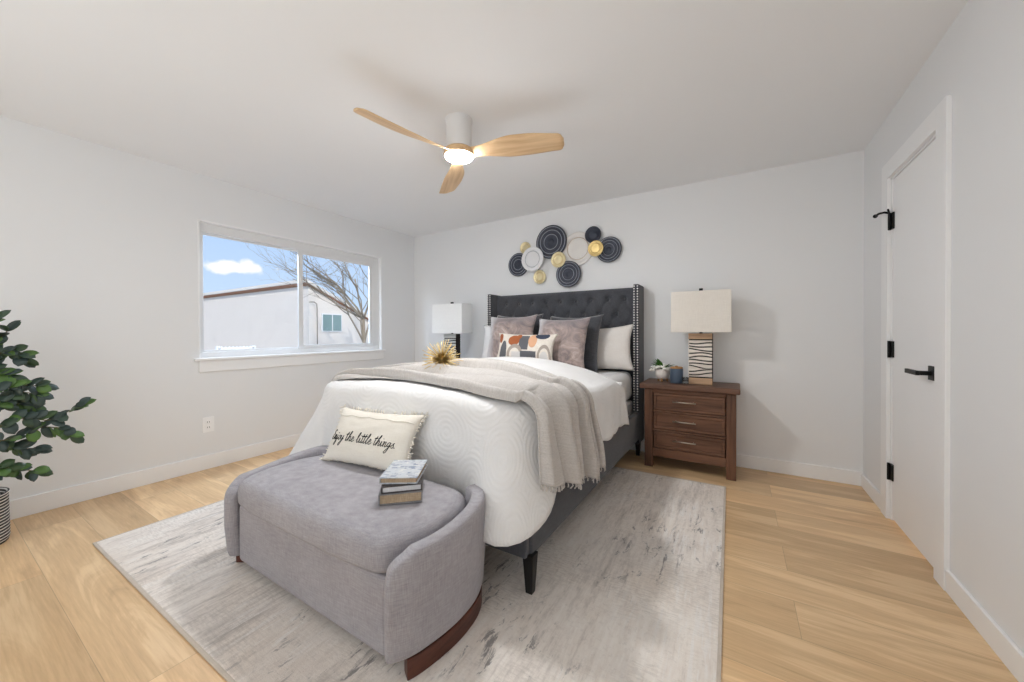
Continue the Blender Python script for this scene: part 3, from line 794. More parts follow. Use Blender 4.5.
GLY = {
 'E': (1.05, [[(.95, 1.75), (.65, 2.0), (.3, 1.75), (.35, 1.3), (.65, 1.15), (.25, .95), (.05, .45), (.25, .03), (.65, .08), (1.0, .45)]]),
 'n': (.85, [[(0, .85), (.1, .95), (.12, 0), (.2, .6), (.42, .98), (.55, .75), (.5, .15), (.62, .02), (.88, .35)]]),
 'j': (.55, [[(.1, .95), (.18, .1), (.12, -.8), (-.12, -1.1), (-.28, -.8), (.05, -.15), (.55, .35)], [(.2, 1.35), (.24, 1.42)]]),
 'o': (.75, [[(.5, .92), (.2, .9), (.05, .5), (.2, .05), (.48, .1), (.58, .5), (.48, .92), (.78, .8)]]),
 'y': (.8, [[(0, .95), (.08, .3), (.28, .1), (.5, .5), (.6, .98), (.55, 0), (.42, -.85), (.18, -1.1), (.05, -.8), (.4, -.1), (.8, .4)]]),
 't': (.55, [[(.25, 1.8), (.15, .3), (.28, 0), (.58, .35)], [(-.12, 1.25), (.5, 1.38)]]),
 'h': (.9, [[(.0, .3), (.35, 1.5), (.38, 1.95), (.25, 1.8), (.1, 0), (.2, .6), (.45, .98), (.58, .7), (.55, .12), (.68, .02), (.9, .35)]]),
 'e': (.72, [[(0, .35), (.4, .6), (.42, .9), (.25, .98), (.08, .6), (.15, .1), (.4, .02), (.74, .4)]]),
 'l': (.6, [[(0, .35), (.38, 1.4), (.4, 1.9), (.27, 1.9), (.15, 1.0), (.2, .1), (.36, .02), (.62, .35)]]),
 'i': (.5, [[(0, .4), (.12, .95), (.12, .2), (.25, .02), (.5, .35)], [(.2, 1.4), (.24, 1.47)]]),
 'g': (.78, [[(.5, .92), (.2, .9), (.05, .5), (.2, .1), (.45, .4), (.55, .95), (.5, 0), (.38, -.85), (.15, -1.1), (0, -.8), (.4, -.1), (.78, .4)]]),
 's': (.6, [[(0, .3), (.35, .85), (.42, 1.02), (.34, .7), (.5, .3), (.35, 0), (.08, .1)]]),
 '.': (.4, [[(.1, .08), (.22, .12)]]), ' ': (.55, [])}
tx = MB(); txt = 'Enjoy the little things.'
wid = sum(GLY[c][0] for c in txt); sc = 1.64 / wid; cx = -.88
szv = .175
for c in txt:
    adv, sts = GLY[c]
    for st in sts:
        pts = catmull([(x, y, 0) for x, y in st], 5)
        P3 = []
        for p in pts:
            a = cx + (p.x + .22 * p.y) * sc; b = -.26 + p.y * szv
            P3.append(lf(a, b, -1) + Vector((0, -.0012, 0)))
        tx.tube(P3, .0017 if len(st) > 2 else .0024, 5)
    cx += adv * sc
tx.build('lettering', M_ink, lc, True)['label'] = 'black script reading Enjoy the little things.'

# ------------------------------------------------------------------ gold burst ornament on the throw
OX, OY = -1.585, 1.75
orn_z = ztop(OX, OY) + .094
go = thing('burst_ornament', (OX, OY, orn_z - .05), 'spiky gold starburst ornament sitting on the throw blanket', 'ornament')
random.seed(9)
gs = MB(); gs.ball((0, 0, .05), .018, 10, 8)
for k in range(120):
    z = 1 - 2 * (k + .5) / 120; ph = k * 2.399963; r = math.sqrt(1 - z * z)
    d = Vector((r * cos(ph), r * sin(ph), z)); L = random.uniform(.105, .14)
    if d.z < -.35: L = min(L, .052 / -d.z)
    gs.tube([Vector((0, 0, .05)) + d * .01, Vector((0, 0, .05)) + d * L], [.0028, .0020], 5)
gs.build('spikes', M_gold, go, True)

# ------------------------------------------------------------------ storage bench
BX, BYC = -1.482, 1.02
bn = thing('storage_bench', (BX - .012, BYC, RZ), 'oval grey linen storage bench with curved arms at the bed foot', 'bench', 0)
def superoutline(x0, x1, y0, y1, bow, n=14, rb=.06):
    # straight-ish front and back, bowed ends with rounded corners
    pts = []
    hy_ = (y1 - y0) / 2; ym = (y0 + y1) / 2
    for k in range(n + 1):      # right end, front to back
        t = -1 + 2 * k / n; pts.append((x1 + bow * (1 - abs(t) ** 2.4), ym + hy_ * t))
    for k in range(n + 1):
        t = 1 - 2 * k / n; pts.append((x0 - bow * (1 - abs(t) ** 2.4), ym + hy_ * t))
    return pts
zb = .0
body = superoutline(-.51, .51, -.215, .258, .06)
MB().prism(body, .045, .314).build('bench_body', M_linen, bn, bevel=.02, bseg=3, angle=50)
# padded lid with rounded rim and slight crown
lid_o = superoutline(-.482, .482, -.250, .258, .088)
m = MB()
prof = [(.0, .318, .972), (.0, .326, .992), (.0, .345, 1.0), (.0, .395, 1.0), (.0, .420, .985), (.0, .434, .955), (.0, .441, .90), (0, .447, .7), (0, .450, .4), (0, .451, .12)]
rings = []
for _, z, s in prof:
    rings.append([m.bm.verts.new((x * s, (y - 0) * (s if s < .95 else 1 - (1 - s) * 1.9), z)) for x, y in lid_o])
nn = len(lid_o)
for a, b in zip(rings, rings[1:]):
    for k in range(nn): m.bm.faces.new((a[k], a[(k + 1) % nn], b[(k + 1) % nn], b[k]))
m.bm.faces.new(rings[0][::-1]); m.bm.faces.new(rings[-1])
m.build('bench_lid', M_linen, bn, smooth=True, sub=1)
# curved arm panels
def arm_curve(s):       # plan curve of the outer face of the right arm, s 0 front .. 1 back
    P = [(.566, -.258), (.614, -.188), (.642, -.08), (.652, .03), (.640, .14), (.606, .22), (.566, .255), (.512, .270)]
    pts = catmull([(x, y, 0) for x, y in P], 8); i = s * (len(pts) - 1); k = min(int(i), len(pts) - 2); return pts[k].lerp(pts[k + 1], i - k)
def arm_normal(s):
    a = arm_curve(max(0, s - .02)); b = arm_curve(min(1, s + .02)); t = (b - a).normalized(); return Vector((t.y, -t.x, 0))
def arm_top(s):
    return .330 + .090 * min(1, s / .17) ** .5 + .045 * sm(.2, .85, s)
for sx in (1, -1):
    m = MB(); nS, nP = 48, 20; TH = .062
    sec = []
    for i in range(nS + 1):
        s = i / nS; o = arm_curve(s); n = arm_normal(s); zt = arm_top(s); z0 = .062
        endr = min(1, min(s, 1 - s) / .05); endk = math.sqrt(max(0, 1 - (1 - endr) ** 2))
        ring = []
        for k in range(nP):
            a = 2 * pi * k / nP
            # rounded-rectangle section
            ca, sa = cos(a), sin(a)
            ex = abs(ca) ** (.35) * (1 if ca >= 0 else -1); ey = abs(sa) ** (.22) * (1 if sa >= 0 else -1)
            hz = (zt - z0) / 2; hz2 = hz * (.90 + .10 * endk)
            w_ = TH / 2 * (.45 + .55 * endk)
            p = o - n * (TH / 2) + n * ex * w_; z = z0 + hz + ey * hz2
            # tuck under towards the plinth
            p = p - n * .018 * max(0, 1 - (z - z0) / .09)
            ring.append(m.bm.verts.new((p.x * sx, p.y, z)))
        sec.append(ring)
    for a, b in zip(sec, sec[1:]):
        for k in range(nP): m.bm.faces.new((a[k], a[(k + 1) % nP], b[(k + 1) % nP], b[k]))
    m.bm.faces.new(sec[0][::-1]); m.bm.faces.new(sec[-1])
    m.build('curved_arm', M_linen, bn, smooth=True)
    m = MB(); sec = []
    for i in range(33):
        s = .12 + .85 * i / 32; o = arm_curve(s); n = arm_normal(s)
        a_ = o - n * .016; b_ = o - n * .060
        sec.append([m.bm.verts.new((p.x * sx, p.y, z)) for p, z in ((a_, .0), (a_, .068), (b_, .068), (b_, .0))])
    for a, b in zip(sec, sec[1:]):
        for k in range(4): m.bm.faces.new((a[k], a[(k + 1) % 4], b[(k + 1) % 4], b[k]))
    m.bm.faces.new(sec[0][::-1]); m.bm.faces.new(sec[-1])
    m.build('plinth', M_plinth, bn, bevel=.003)['label'] = 'dark cherry curved plinth'

# ------------------------------------------------------------------ books on the bench
def book(name, loc, rz, w, d, t, label, mc, mp, curl=0):
    b = thing(name, loc, label, 'book', rz, group=None)
    cv = MB(); cv.box((-w / 2, -d / 2, 0), (w / 2, d / 2, .004)).box((-w / 2, -d / 2, t - .004), (w / 2, d / 2, t)).box((-w / 2, -d / 2, .004), (-w / 2 + .005, d / 2, t - .004))
    cv.build('cover', mc, b, bevel=.0015)
    pg = MB(); pg.box((-w / 2 + .005, -d / 2 + .006, .004), (w / 2 - .006, d / 2 - .006, t - .004)); pg.build('page_block', mp, b)
    return b
bz = RZ + .4508
book('book', (-1.195, 1.075, bz), R(44), .165, .215, .042, 'thick grey book at the bottom of the stack on bench', M_coverg, M_pages)
book('book', (-1.193, 1.077, bz + .0422), R(45), .155, .205, .028, 'white-paged charcoal book in the middle of the stack', M_coverk, M_pagesw)
book('book', (-1.197, 1.09, bz + .0704), R(33), .150, .205, .026, 'blue patchwork-covered book on top of the stack', M_cover, M_pages)

# ------------------------------------------------------------------ nightstands
def nightstand(loc, label):
    n = thing('nightstand', loc, label, 'nightstand', group=None)
    X0, X1, Yf, Yb = -.327, .337, -.18, .185
    m = MB(); m.box((X0 + .01, Yf + .02, .10), (X0 + .03, Yb, .652)).box((X1 - .03, Yf + .02, .10), (X1 - .01, Yb, .652)).box((X0 + .02, Yb - .015, .10), (X1 - .02, Yb, .652))
    m.box((X0 + .03, Yf + .04, .12), (X1 - .03, Yb - .02, .135)); m.build('carcass', M_walnut, n, bevel=.002)
    for sx, y in ((X0, Yf), (X1 - .066, Yf), (X0, Yb - .05), (X1 - .066, Yb - .05)):
        MB().box((sx, y, 0), (sx + .066, y + .05, .652)).build('leg', M_walnutz, n, bevel=.004)
    r_ = MB()
    for z0, z1 in ((.625, .652), (.466, .480), (.307, .321), (.092, .162)): r_.box((X0 + .066, Yf + .004, z0), (X1 - .066, Yf + .03, z1))
    r_.build('front_rail', M_walnut, n, bevel=.003)
    for k, (z0, z1) in enumerate(((.484, .621), (.325, .462), (.166, .303))):
        m = MB(); a, b = X0 + .0725, X1 - .0725
        m.box((a, Yf + .016, z0), (b, Yf + .03, z1))
        fw_ = .022
        m.box((a, Yf + .006, z0), (b, Yf + .018, z0 + fw_)).box((a, Yf + .006, z1 - fw_), (b, Yf + .018, z1)).box((a, Yf + .006, z0 + fw_), (a + fw_, Yf + .018, z1 - fw_)).box((b - fw_, Yf + .006, z0 + fw_), (b, Yf + .018, z1 - fw_))
        m.box((a + .05, Yf + .03, z0 + .01), (b - .05, Yb - .04, z1 - .03))
        d = m.build('drawer', M_walnut, n, bevel=.0035)
        zc = (z0 + z1) / 2 + .008; xm = -.02
        h_ = MB(); h_.tube([(xm - .085, Yf - .016, zc), (xm + .085, Yf - .016, zc)], .005, 8)
        for q in (-.065, .065): h_.tube([(xm + q, Yf + .016, zc), (xm + q, Yf - .016, zc)], .004, 8)
        h_.build('handle', M_handle, d, True)['label'] = 'slim pewter bar handle'
    MB().box((-.363, -.205, .655), (.363, .188, .70)).build('nightstand_top', M_walnuttop, n, bevel=.010, bseg=3)
    return n
ns = nightstand((-.342, 3.42, 0), 'brown three-drawer wooden nightstand right of the bed')
ns2 = copy_tree(ns); ns2.location = (-2.84, 3.42, 0); ns2['label'] = 'brown wooden nightstand behind the bed under the white-shaded lamp'

def table_lamp(loc, label, shade_m, slat_m, block_m, rz=0):
    l = thing('table_lamp', loc, label, 'lamp', rz)
    W_, D_, Hh = .180, .095, .415
    m = MB(); m.box((-W_ / 2 + .004, -D_ / 2 + .008, .0), (W_ / 2 - .004, D_ / 2 - .008, Hh)); m.build('lamp_base', M_core, l, bevel=.002)
    for z0, z1 in ((0, .052), (Hh - .046, Hh)): MB().box((-W_ / 2, -D_ / 2, z0), (W_ / 2 - .006, D_ / 2, z1)).build('end_block', block_m, l, bevel=.002)
    random.seed(5); m = MB(); N = 11; z0, z1 = .058, Hh - .052
    bounds = []
    for k in range(N + 1):
        ph, am, tl = random.uniform(0, 6), random.uniform(.003, .0075), random.uniform(-.008, .008)
        bounds.append((z0 + (z1 - z0) * k / N, ph, am, tl))
    def bz_(k, x):
        z, ph, am, tl = bounds[k]
        if k in (0, N): return z
        return z + am * sin(x * 26 + ph) + tl * x / .09
    for k in range(N):
        n = 16
        for f_ in (-1, 1):
            V = []
            for i in range(n + 1):
                x = -W_ / 2 + (W_ - .008) * i / n
                lo = bz_(k, x) + .0052; hi = max(bz_(k + 1, x) - .0052, lo + .004)
                V.append([m.bm.verts.new((x, f_ * yy, zz)) for yy, zz in ((D_ / 2, lo), (D_ / 2, hi), (D_ / 2 - .009, hi), (D_ / 2 - .009, lo))])
            for a, b in zip(V, V[1:]):
                for q in range(4): m.bm.faces.new((a[q], a[(q + 1) % 4], b[(q + 1) % 4], b[q]))
            m.bm.faces.new(V[0][::-1]); m.bm.faces.new(V[-1])
    m.build('wavy_slats', slat_m, l)
    m = MB(); m.tube([(0, 0, Hh), (0, 0, Hh + .03)], .012, 12); m.tube([(0, 0, Hh + .03), (0, 0, .765)], .004, 8); m.build('stem', M_blackmetal, l, True)
    sw, sd_, s0, s1 = .432, .205, .425, .757
    m = MB(); k0, k1 = 1.0, .985
    lo = [(-sw / 2, -sd_ / 2), (sw / 2, -sd_ / 2), (sw / 2, sd_ / 2), (-sw / 2, sd_ / 2)]
    V0 = [m.bm.verts.new((x, y, s0)) for x, y in lo]; V1 = [m.bm.verts.new((x * k1, y * k1, s1)) for x, y in lo]
    for q in range(4): m.bm.faces.new((V0[q], V0[(q + 1) % 4], V1[(q + 1) % 4], V1[q]))
    sh = m.build('lamp_shade', shade_m, l, solid=.004)
    m = MB(); m.tube([(-sw / 2 + .01, 0, s1 - .012), (sw / 2 - .01, 0, s1 - .012)], .002, 6); m.tube([(0, -sd_ / 2 + .005, s1 - .012), (0, sd_ / 2 - .005, s1 - .012)], .002, 6); m.build('shade_spider', M_blackmetal, l, True)
    m = MB(); m.box((-.014, -.014, .762), (.014, .014, .785)); m.build('finial', M_blackmetal, l, bevel=.003)['label'] = 'dark bronze finial'
    return l
table_lamp((-.254, 3.40, .70), 'lamp with cream rectangular shade and pale slatted base on right nightstand', M_shade, M_slat, M_block)
table_lamp((-2.835, 3.31, .70), 'lamp with white rectangular shade left of the bed', M_shadew, M_slatw, M_slatw, R(2))

# planter with white flowers
pt = thing('flower_planter', (-.555, 3.42, .70), 'small blush ceramic planter of white flowers on nightstand', 'planter')
m = MB(); m.lathe([(.030, .018), (.048, .03), (.060, .06), (.056, .095), (.048, .108), (.043, .106), (.040, .09)], 28); m.build('pot', M_pot, pt, smooth=True)
for k in range(3):
    a = k * 2.1 + .5; MB().tube([(.036 * cos(a), .036 * sin(a), .03), (.044 * cos(a), .044 * sin(a), 0)], [.010, .007], 8).build('foot', M_lid, pt, True)
random.seed(12)
for k in range(13):
    m = MB(); a = k * 2.4; r = .022 * math.sqrt(k) + .005; c = Vector((r * cos(a) * 1.15, r * sin(a) * .8, .138 + random.uniform(-.01, .02) - r * .45))
    for q in range(5):
        b_ = q * 1.257 + k; m.ball(c + Vector((.015 * cos(b_), .015 * sin(b_) * .8, .005 * sin(q * 2))), .0135, 8, 5, (1, 1, .75))
    m.build('blossom', M_petal, pt, True)['label'] = 'white blossom'
def leaf(mb, base, d, L, wd, up=Vector((0, 0, 1)), fold=.25, n=5):
    d = d.normalized(); s_ = d.cross(up); s_ = s_.normalized() if s_.length > 1e-3 else Vector((1, 0, 0)); nn_ = s_.cross(d)
    c_, l_, r_ = [], [], []
    for k in range(n + 1):
        t = k / n; w_ = wd / 2 * (sin(pi * min(1, t * .93 + .035)) ** .65) * (1.0 if t < 1 else .05)
        droop = -.18 * L * t * t
        p = base + d * L * t + nn_ * (droop + .0)
        c_.append(mb.bm.verts.new(p)); l_.append(mb.bm.verts.new(p + s_ * w_ + nn_ * w_ * fold)); r_.append(mb.bm.verts.new(p - s_ * w_ + nn_ * w_ * fold))
    for k in range(n):
        mb.bm.faces.new((c_[k], c_[k + 1], l_[k + 1], l_[k])); mb.bm.faces.new((c_[k], r_[k], r_[k + 1], c_[k + 1]))
m = MB()
for k in range(12):
    a = random.uniform(0, 6.3); leaf(m, Vector((.02 * cos(a), .02 * sin(a), .11)), Vector((cos(a), sin(a) * .7, random.uniform(.5, 1.5))), random.uniform(.06, .095), .034)
for k in range(4):
    leaf(m, Vector((-.02, 0, .12)), Vector((-.7 + .2 * k, -.2, .9)), .085, .036)
m.build('leaves', M_leafs, pt, True, solid=.0008)['label'] = 'bright green leaves'

cd = thing('candle', (-.434, 3.355, .70), 'slate blue candle jar with a wooden lid on nightstand', 'candle')
m = MB(); m.lathe([(.046, 0), (.051, .004), (.051, .118), (.049, .122)], 36); m.build('jar', M_candle, cd, smooth=True)
m = MB(); m.lathe([(.048, .1225), (.049, .126), (.048, .134), (.044, .136)], 36); ld = m.build('lid', M_lid, cd, smooth=True)
m = MB(); m.ball((0, 0, .139), .010, 12, 8, (1.2, 1.2, .7)); m.build('lid_knob', M_lid, ld, True)
vt = thing('glass_votive', (-.362, 3.325, .70), 'tiny clear glass votive beside the slate blue candle', 'votive')
m = MB(); m.lathe([(.020, 0), (.024, .003), (.027, .055), (.025, .055), (.022, .008), (.003, .007)], 24); m.build('glass_cup', M_votive, vt, smooth=True)
m = MB(); m.lathe([(.0205, .0085), (.0215, .02), (.004, .021)], 20); m.build('wax', M_petal, vt, smooth=True)

# ------------------------------------------------------------------ wall sculpture of plates
ws = thing('wall_sculpture', (-1.60, YB, 1.93), 'cluster of round navy, cream and gold metal plates above the headboard', 'wall art')
def plate(cx_, cz, r, yoff, mat, ridge_m, label, k):
    Mx = Matrix.Translation((cx_ + 1.60, -yoff, cz - 1.93)) @ Matrix.Rotation(R(90), 4, 'X')
    def dish(prof): return [(r * a, r * b) for a, b in prof]
    if k == 'ring':
        pr = [(1.0, -.03), (1.0, .03), (.94, .07), (.86, .02), (.78, .0), (.70, .06), (.62, .01), (.52, .0), (.45, .06), (.37, .0), (.2, .0), (.13, .05), (.04, .07), (.001, .07)]
    elif k == 'bowl':
        pr = [(1.0, -.03), (1.0, .05), (.92, .10), (.80, .0), (.62, -.06), (.45, .0), (.30, .07), (.12, .10), (.001, .10)]
    else:
        pr = [(1.0, -.03), (1.0, .08), (.93, .10), (.75, .02), (.66, .07), (.58, .0), (.45, -.02), (.2, .0), (.001, .02)]
    pts = []
    for (a, b), (c, d) in zip(pr, pr[1:]):
        for q in range(3): pts.append((a + (c - a) * q / 3, b + (d - b) * q / 3))
    pts.append(pr[-1])
    m = MB(); m.lathe(dish(pts), 48, Mx); o = m.build('plate', mat, ws, smooth=True); o['label'] = label
    if ridge_m:
        g = MB()
        for a in ((.70, .45, .90) if k == 'ring' else (.66, .93)):
            g.lathe([(r * (a - .022), r * .055), (r * a, r * .085), (r * (a + .022), r * .055)], 48, Mx, cap=False)
        g.build('ridge', ridge_m, o, smooth=True)
    return o
plate(-1.690, 2.090, .178, .044, M_plate_d, M_grey, 'large navy ringed plate', 'ring')
plate(-1.402, 1.990, .172, .010, M_plate_w, M_tanr, 'large cream plate', 'flat')
plate(-2.108, 1.893, .131, .022, M_plate_d, M_grey, 'navy plate at far left', 'ring')
plate(-1.905, 1.927, .133, .064, M_plate_s, M_grey, 'silver white plate', 'flat')
plate(-2.020, 2.072, .066, .020, M_goldp, M_gold, 'small gold bowl', 'flat')
plate(-1.832, 1.730, .074, .040, M_goldp, M_gold, 'small gold bowl', 'flat')
plate(-1.602, 1.890, .082, .058, M_goldp, M_gold, 'small gold bowl', 'flat')
plate(-1.495, 1.732, .137, .046, M_plate_d, M_grey, 'navy plate above headboard', 'ring')
plate(-1.228, 2.100, .083, .056, M_plate_d, None, 'small navy bowl', 'bowl')
plate(-1.196, 1.957, .078, .068, M_gold, M_gold, 'bright gold bowl', 'flat')
plate(-1.075, 1.938, .126, .034, M_plate_d, M_grey, 'navy plate at far right', 'ring')
m = MB()
for a, b in (((-2.11, 1.89), (-1.90, 1.93)), ((-1.9, 1.93), (-1.67, 2.1)), ((-1.67, 2.1), (-1.41, 2.0)), ((-1.41, 2.0), (-1.05, 1.944)), ((-1.6, 1.89), (-1.49, 1.73)), ((-1.9, 1.93), (-1.83, 1.73)), ((-1.67, 2.1), (-1.6, 1.89)), ((-1.227, 2.11), (-1.2, 1.967)), ((-2.02, 2.07), (-1.9, 1.93))):
    m.tube([(a[0] + 1.6, -.003, a[1] - 1.93), (b[0] + 1.6, -.003, b[1] - 1.93)], .0025, 6)
for x, z in ((-2.1, 1.89), (-1.67, 2.1), (-1.05, 1.944)): m.tube([(x + 1.6, 0, z - 1.93), (x + 1.6, -.014, z - 1.93)], .008, 8)
m.build('backing_rods', M_blackmetal, ws, True)

# ------------------------------------------------------------------ ceiling fan
FX, FY = -1.468, 1.785
fn = thing('ceiling_fan', (FX, FY, H), 'white flush-mount ceiling fan with three maple blades and lit lens', 'ceiling fan')
m = MB(); m.lathe([(.083, 0), (.083, -.018), (.078, -.024), (.078, -.172), (.074, -.180), (.03, -.182)], 40); m.build('motor_housing', M_fanw, fn, smooth=False, bevel=.002)
m = MB(); m.lathe([(.040, -.180), (.084, -.184), (.092, -.195), (.094, -.216), (.088, -.224), (.03, -.226)], 48); hubo = m.build('blade_hub', M_blade, fn, smooth=True)
m = MB(); m.lathe([(.085, -.220), (.085, -.228), (.079, -.234), (.05, -.2375), (.001, -.238)], 48); m.build('light_lens', M_led, fn, smooth=True)['label'] = 'lit round lens'
def blade():
    m = MB(); nu, nv = 40, 12
    def sect(u):
        r = .075 + .570 * u
        c = .075 + (.155 - .075) * sm(.05, .5, u) - .030 * sm(.62, 1, u)
        if u > .95: c *= math.sqrt(max(.12, 1 - ((u - .95) / .055) ** 2))
        tw = R(24) - R(8) * u
        return r, c, tw
    def top(u, v, s_):
        r, c, tw = sect(u); w_ = (v - .5) * c
        thk = .007 * (1 - abs(2 * v - 1) ** 3) + .002
        sweep = -.018 * sin(pi * u) 
        y = w_ * cos(tw) + sweep; z = -w_ * sin(tw)
        return Vector((r, y, z - .208 - .006 * u + s_ * thk / 2))
    for s_ in (-1, 1): m.grid(lambda u, v: top(u, v, s_), nu, nv)
    for v in (0, 1): m.grid(lambda u, t: top(u, v, -1 + 2 * t), nu, 1)
    for u in (0, 1): m.grid(lambda v, t: top(u, v, -1 + 2 * t), nv, 1)
    return m
bo = blade().build('blade', M_blade, fn, smooth=True, weld=True)
for k, a in enumerate((17.5, 138.5, 258.5)):
    o = bo if k == 0 else bo.copy()
    if k: C.objects.link(o); o.parent = fn
    o.rotation_euler = (0, 0, R(a))

# ------------------------------------------------------------------ potted plant at the left edge
def at(x, y, X):
    d = RGT * ((x - 512) / F_PX) - UPV * ((y - 341 - SHIFT_PX) / F_PX) + FWD
    return Vector((0, 0, CAM_H)) + d * (X / d.x)
PCX, PCY = -3.45, .135
pp = thing('potted_plant', (PCX, PCY, 0), 'leafy green plant in a black and white striped basket by left wall', 'plant')
m = MB(); m.lathe([(.120, 0), (.150, .004), (.156, .03), (.152, .255), (.157, .268), (.150, .272), (.143, .262), (.143, .03), (.13, .02)], 48); m.build('striped_basket', M_basket, pp, smooth=True)
m = MB(); m.lathe([(.142, .20), (.142, .225), (.05, .235), (.001, .237)], 32); m.build('soil', M_soil, pp, smooth=True)
random.seed(21); po = Vector(pp.location)
tr = MB(); lf_ = MB()
trunk = [Vector((PCX, PCY, .22)), Vector((PCX + .01, PCY + .01, .5)), Vector((PCX - .01, PCY + .02, .8)), Vector((PCX + .01, PCY, 1.1)), Vector((PCX, PCY + .01, 1.32))]
tr.tube([p - po for p in catmull(trunk, 5)], [.012 - .007 * k / 20 for k in range(21)], 8)
branches = [
    [(0, 360), (8, 345), (22, 343), (30, 349)], [(-4, 350), (4, 335), (14, 323)],
    [(0, 384), (14, 378), (28, 377), (46, 378)], [(-4, 400), (10, 392), (24, 384), (42, 386)], [(-6, 372), (6, 366), (17, 368)],
    [(-4, 428), (14, 414), (34, 410), (56, 412), (74, 404), (86, 398)], [(-4, 436), (20, 430), (44, 420), (64, 420), (78, 427)],
    [(-6, 466), (8, 460), (24, 461), (42, 463)], [(-4, 404), (10, 398), (26, 396), (36, 398)], [(-10, 330), (-4, 318), (2, 312)], [(-20, 390), (-30, 400), (-40, 410)],
    [(0, 436), (12, 436), (26, 440), (40, 441)], [(-20, 350), (-30, 340), (-40, 345)], [(-15, 440), (-30, 432), (-50, 436)]]
for bi, b in enumerate(branches):
    Xp = -3.40 + random.uniform(-.07, .07)
    pts = [at(x - 7, y + 8, Xp) for x, y in b]
    start = min((p for p in catmull(trunk, 8)), key=lambda p: abs(p.z - (pts[0].z - .06)))
    path = catmull([start] + pts, 5)
    tr.tube([p - po for p in path], [.005 - .003 * k / (len(path) - 1) for k in range(len(path))], 6)
    nL = len(path)
    step = 2
    for k in range(4, nL, step):
        p = path[k]; d = (path[min(k + 1, nL - 1)] - path[k - 1]).normalized()
        for sgn in ((-1, 1) if k % 3 else (random.choice((-1, 1)),)):
            sd2 = Vector((random.uniform(.1, 1), random.uniform(-.6, .6), random.uniform(-.7, .7)))
            dd = d * .5 + sd2 * .5 + Vector((0, sgn * .25, sgn * .45))
            upn = Vector((random.uniform(.2, 1), random.uniform(-.8, .1), random.uniform(.1, 1)))
            leaf(lf_, p - po + d * random.uniform(-.01, .01), dd, random.uniform(.048, .078), random.uniform(.036, .054), upn, random.uniform(.05, .3), 6)
    leaf(lf_, path[-1] - po, d + Vector((.2, 0, 0)), .075, .045, Vector((.6, -.5, .6)), .15, 6)
tr.build('stems', M_stem, pp, True)
lf_.build('foliage', M_leaf, pp, True, solid=.0009)

# ------------------------------------------------------------------ outside the window
struct(MB().box((-40, -10, -1.2), (XL - T - .3, 40, -1.0)).build('ground', M_yard), 'pale yard outside the window', 'ground')
HX, HY = -10.0, 5.72           # near corner of the neighbour's house
nh_ = thing('neighbour_house', (HX, HY, -1.0), 'white stucco house with brown-edged sloping roof outside the window', 'house')
zc0 = 3.43; slope = .47; HLX, HLY = -9.5, 4.2
m = MB(); v = [m.bm.verts.new(p) for p in ((0, 0, 0), (-9, 0, 0), (-9, HLY, 0), (0, HLY, 0), (0, 0, zc0), (-9, 0, zc0), (-9, HLY, zc0 - slope * HLY), (0, HLY, zc0 - slope * HLY))]
for f in ((3, 2, 1, 0), (4, 5, 6, 7), (0, 1, 5, 4), (1, 2, 6, 5), (2, 3, 7, 6), (3, 0, 4, 7)): m.bm.faces.new([v[i] for i in f])
m.build('house_wall', M_stucco, nh_)
def slab(m, x0, x1, y0, y1, z0a, t0, t1):
    lo = []; 
    for x, y in ((x0, y0), (x1, y0), (x1, y1), (x0, y1)): lo.append((x, y, z0a - slope * y))
    a = [m.bm.verts.new((x, y, z + t0)) for x, y, z in lo]; b = [m.bm.verts.new((x, y, z + t1)) for x, y, z in lo]
    m.bm.faces.new(a[::-1]); m.bm.faces.new(b)
    for k in range(4): m.bm.faces.new((a[k], a[(k + 1) % 4], b[(k + 1) % 4], b[k]))
m = MB(); slab(m, -9.2, .12, -.12, HLY + .3, zc0, .03, .115); m.build('roof', M_roofw, nh_)
m = MB(); slab(m, -9.2, .10, -.10, HLY + .3, zc0, 0, .026); m.build('roof_edging', M_fascia, nh_)['label'] = 'brown drip edge'
m = MB(); m.box((-.02, .36, 2.17), (.03, .98, 2.69)); nw = m.build('house_window', M_vinyl, nh_, bevel=.004)
m = MB(); m.box((.02, .39, 2.20), (.036, .66, 2.66)).box((.02, .69, 2.20), (.036, .95, 2.66)); m.build('pane', M_teal, nw)
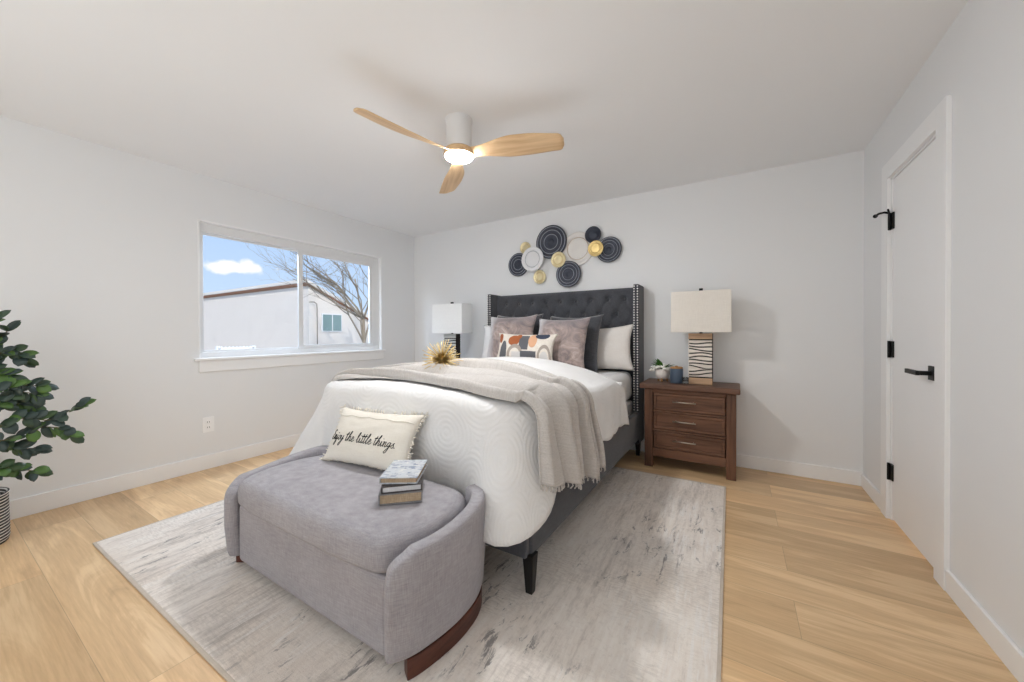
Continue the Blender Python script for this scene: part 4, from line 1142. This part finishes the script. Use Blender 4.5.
m = MB(); m.tube([(.06, -.02, 2.98), (.07, .12, 2.99), (.07, .19, 2.94), (.05, .21, 2.8), (.05, .21, 0)], .012, 8); m.build('downspout', M_bark, nh_, True)
# bare tree in front of it
tb = thing('bare_tree', (-8.3, 6.14, -1.0), 'leafless tree with thin branches outside the right window pane', 'tree')
random.seed(33); m = MB(); m2 = MB()
def grow(p, d, L, r, depth):
    pts = [p]; q = p.copy(); dd = d.copy()
    for k in range(4):
        dd = (dd + Vector((random.uniform(-.10, .10), random.uniform(-.24, .20), random.uniform(-.10, .16)))).normalized(); q = q + dd * L / 4; pts.append(q.copy())
    (m if depth < 1 else m2).tube(pts, [r * (1 - .45 * k / 4) for k in range(5)], 6 if depth < 2 else 3)
    if depth < 6:
        for k in range(9 if depth == 0 else (3 if depth < 3 else 2)):
            i = random.choice((2, 3, 4)) if depth else (3, 3, 3, 4, 4, 4, 4, 4, 4)[k]
            side = Vector((random.uniform(-.5, .5), random.uniform(-1.35, .2) if depth < 2 else random.uniform(-1, .9), random.uniform(.05, .75) if depth < 2 else random.uniform(-.5, .8)))
            nd = (dd * .55 + side * .75).normalized()
            if depth == 0:
                an = R(12 + k * 6.6) * (-1 if k in (2, 5) else 1) * (.5 if k in (2, 5) else 1)
                nd = Vector((random.uniform(-.3, .3), -sin(an), cos(an))).normalized()
            grow(pts[i], nd, L * (random.uniform(.40, .56) if depth == 0 else random.uniform(.52, .78)), r * (.42 if depth == 0 else .55), depth + 1)
grow(Vector((0, 0, 0)), Vector((0, .02, 1)), 2.5, .062, 0)
m.build('trunk', M_bark, tb, True); m2.build('branches', M_bark, tb, True)
# small porch railing and bush low outside
rl = thing('porch_railing', (-6.2, 2.40, -.66), 'low white picket railing outside the left pane', 'railing')
for z in (1.00, 1.55): MB().box((-.03, -.14, z), (.03, .30, z + .035)).build('rail', M_vinyl, rl)
for y in (-.14, .30): MB().box((-.03, y - .02, -.34), (.03, y + .02, 1.61)).build('post', M_vinyl, rl)
for k in range(9): MB().box((-.012, -.105 + k * .045, 1.02), (.012, -.085 + k * .045, 1.60)).build('picket', M_vinyl, rl)
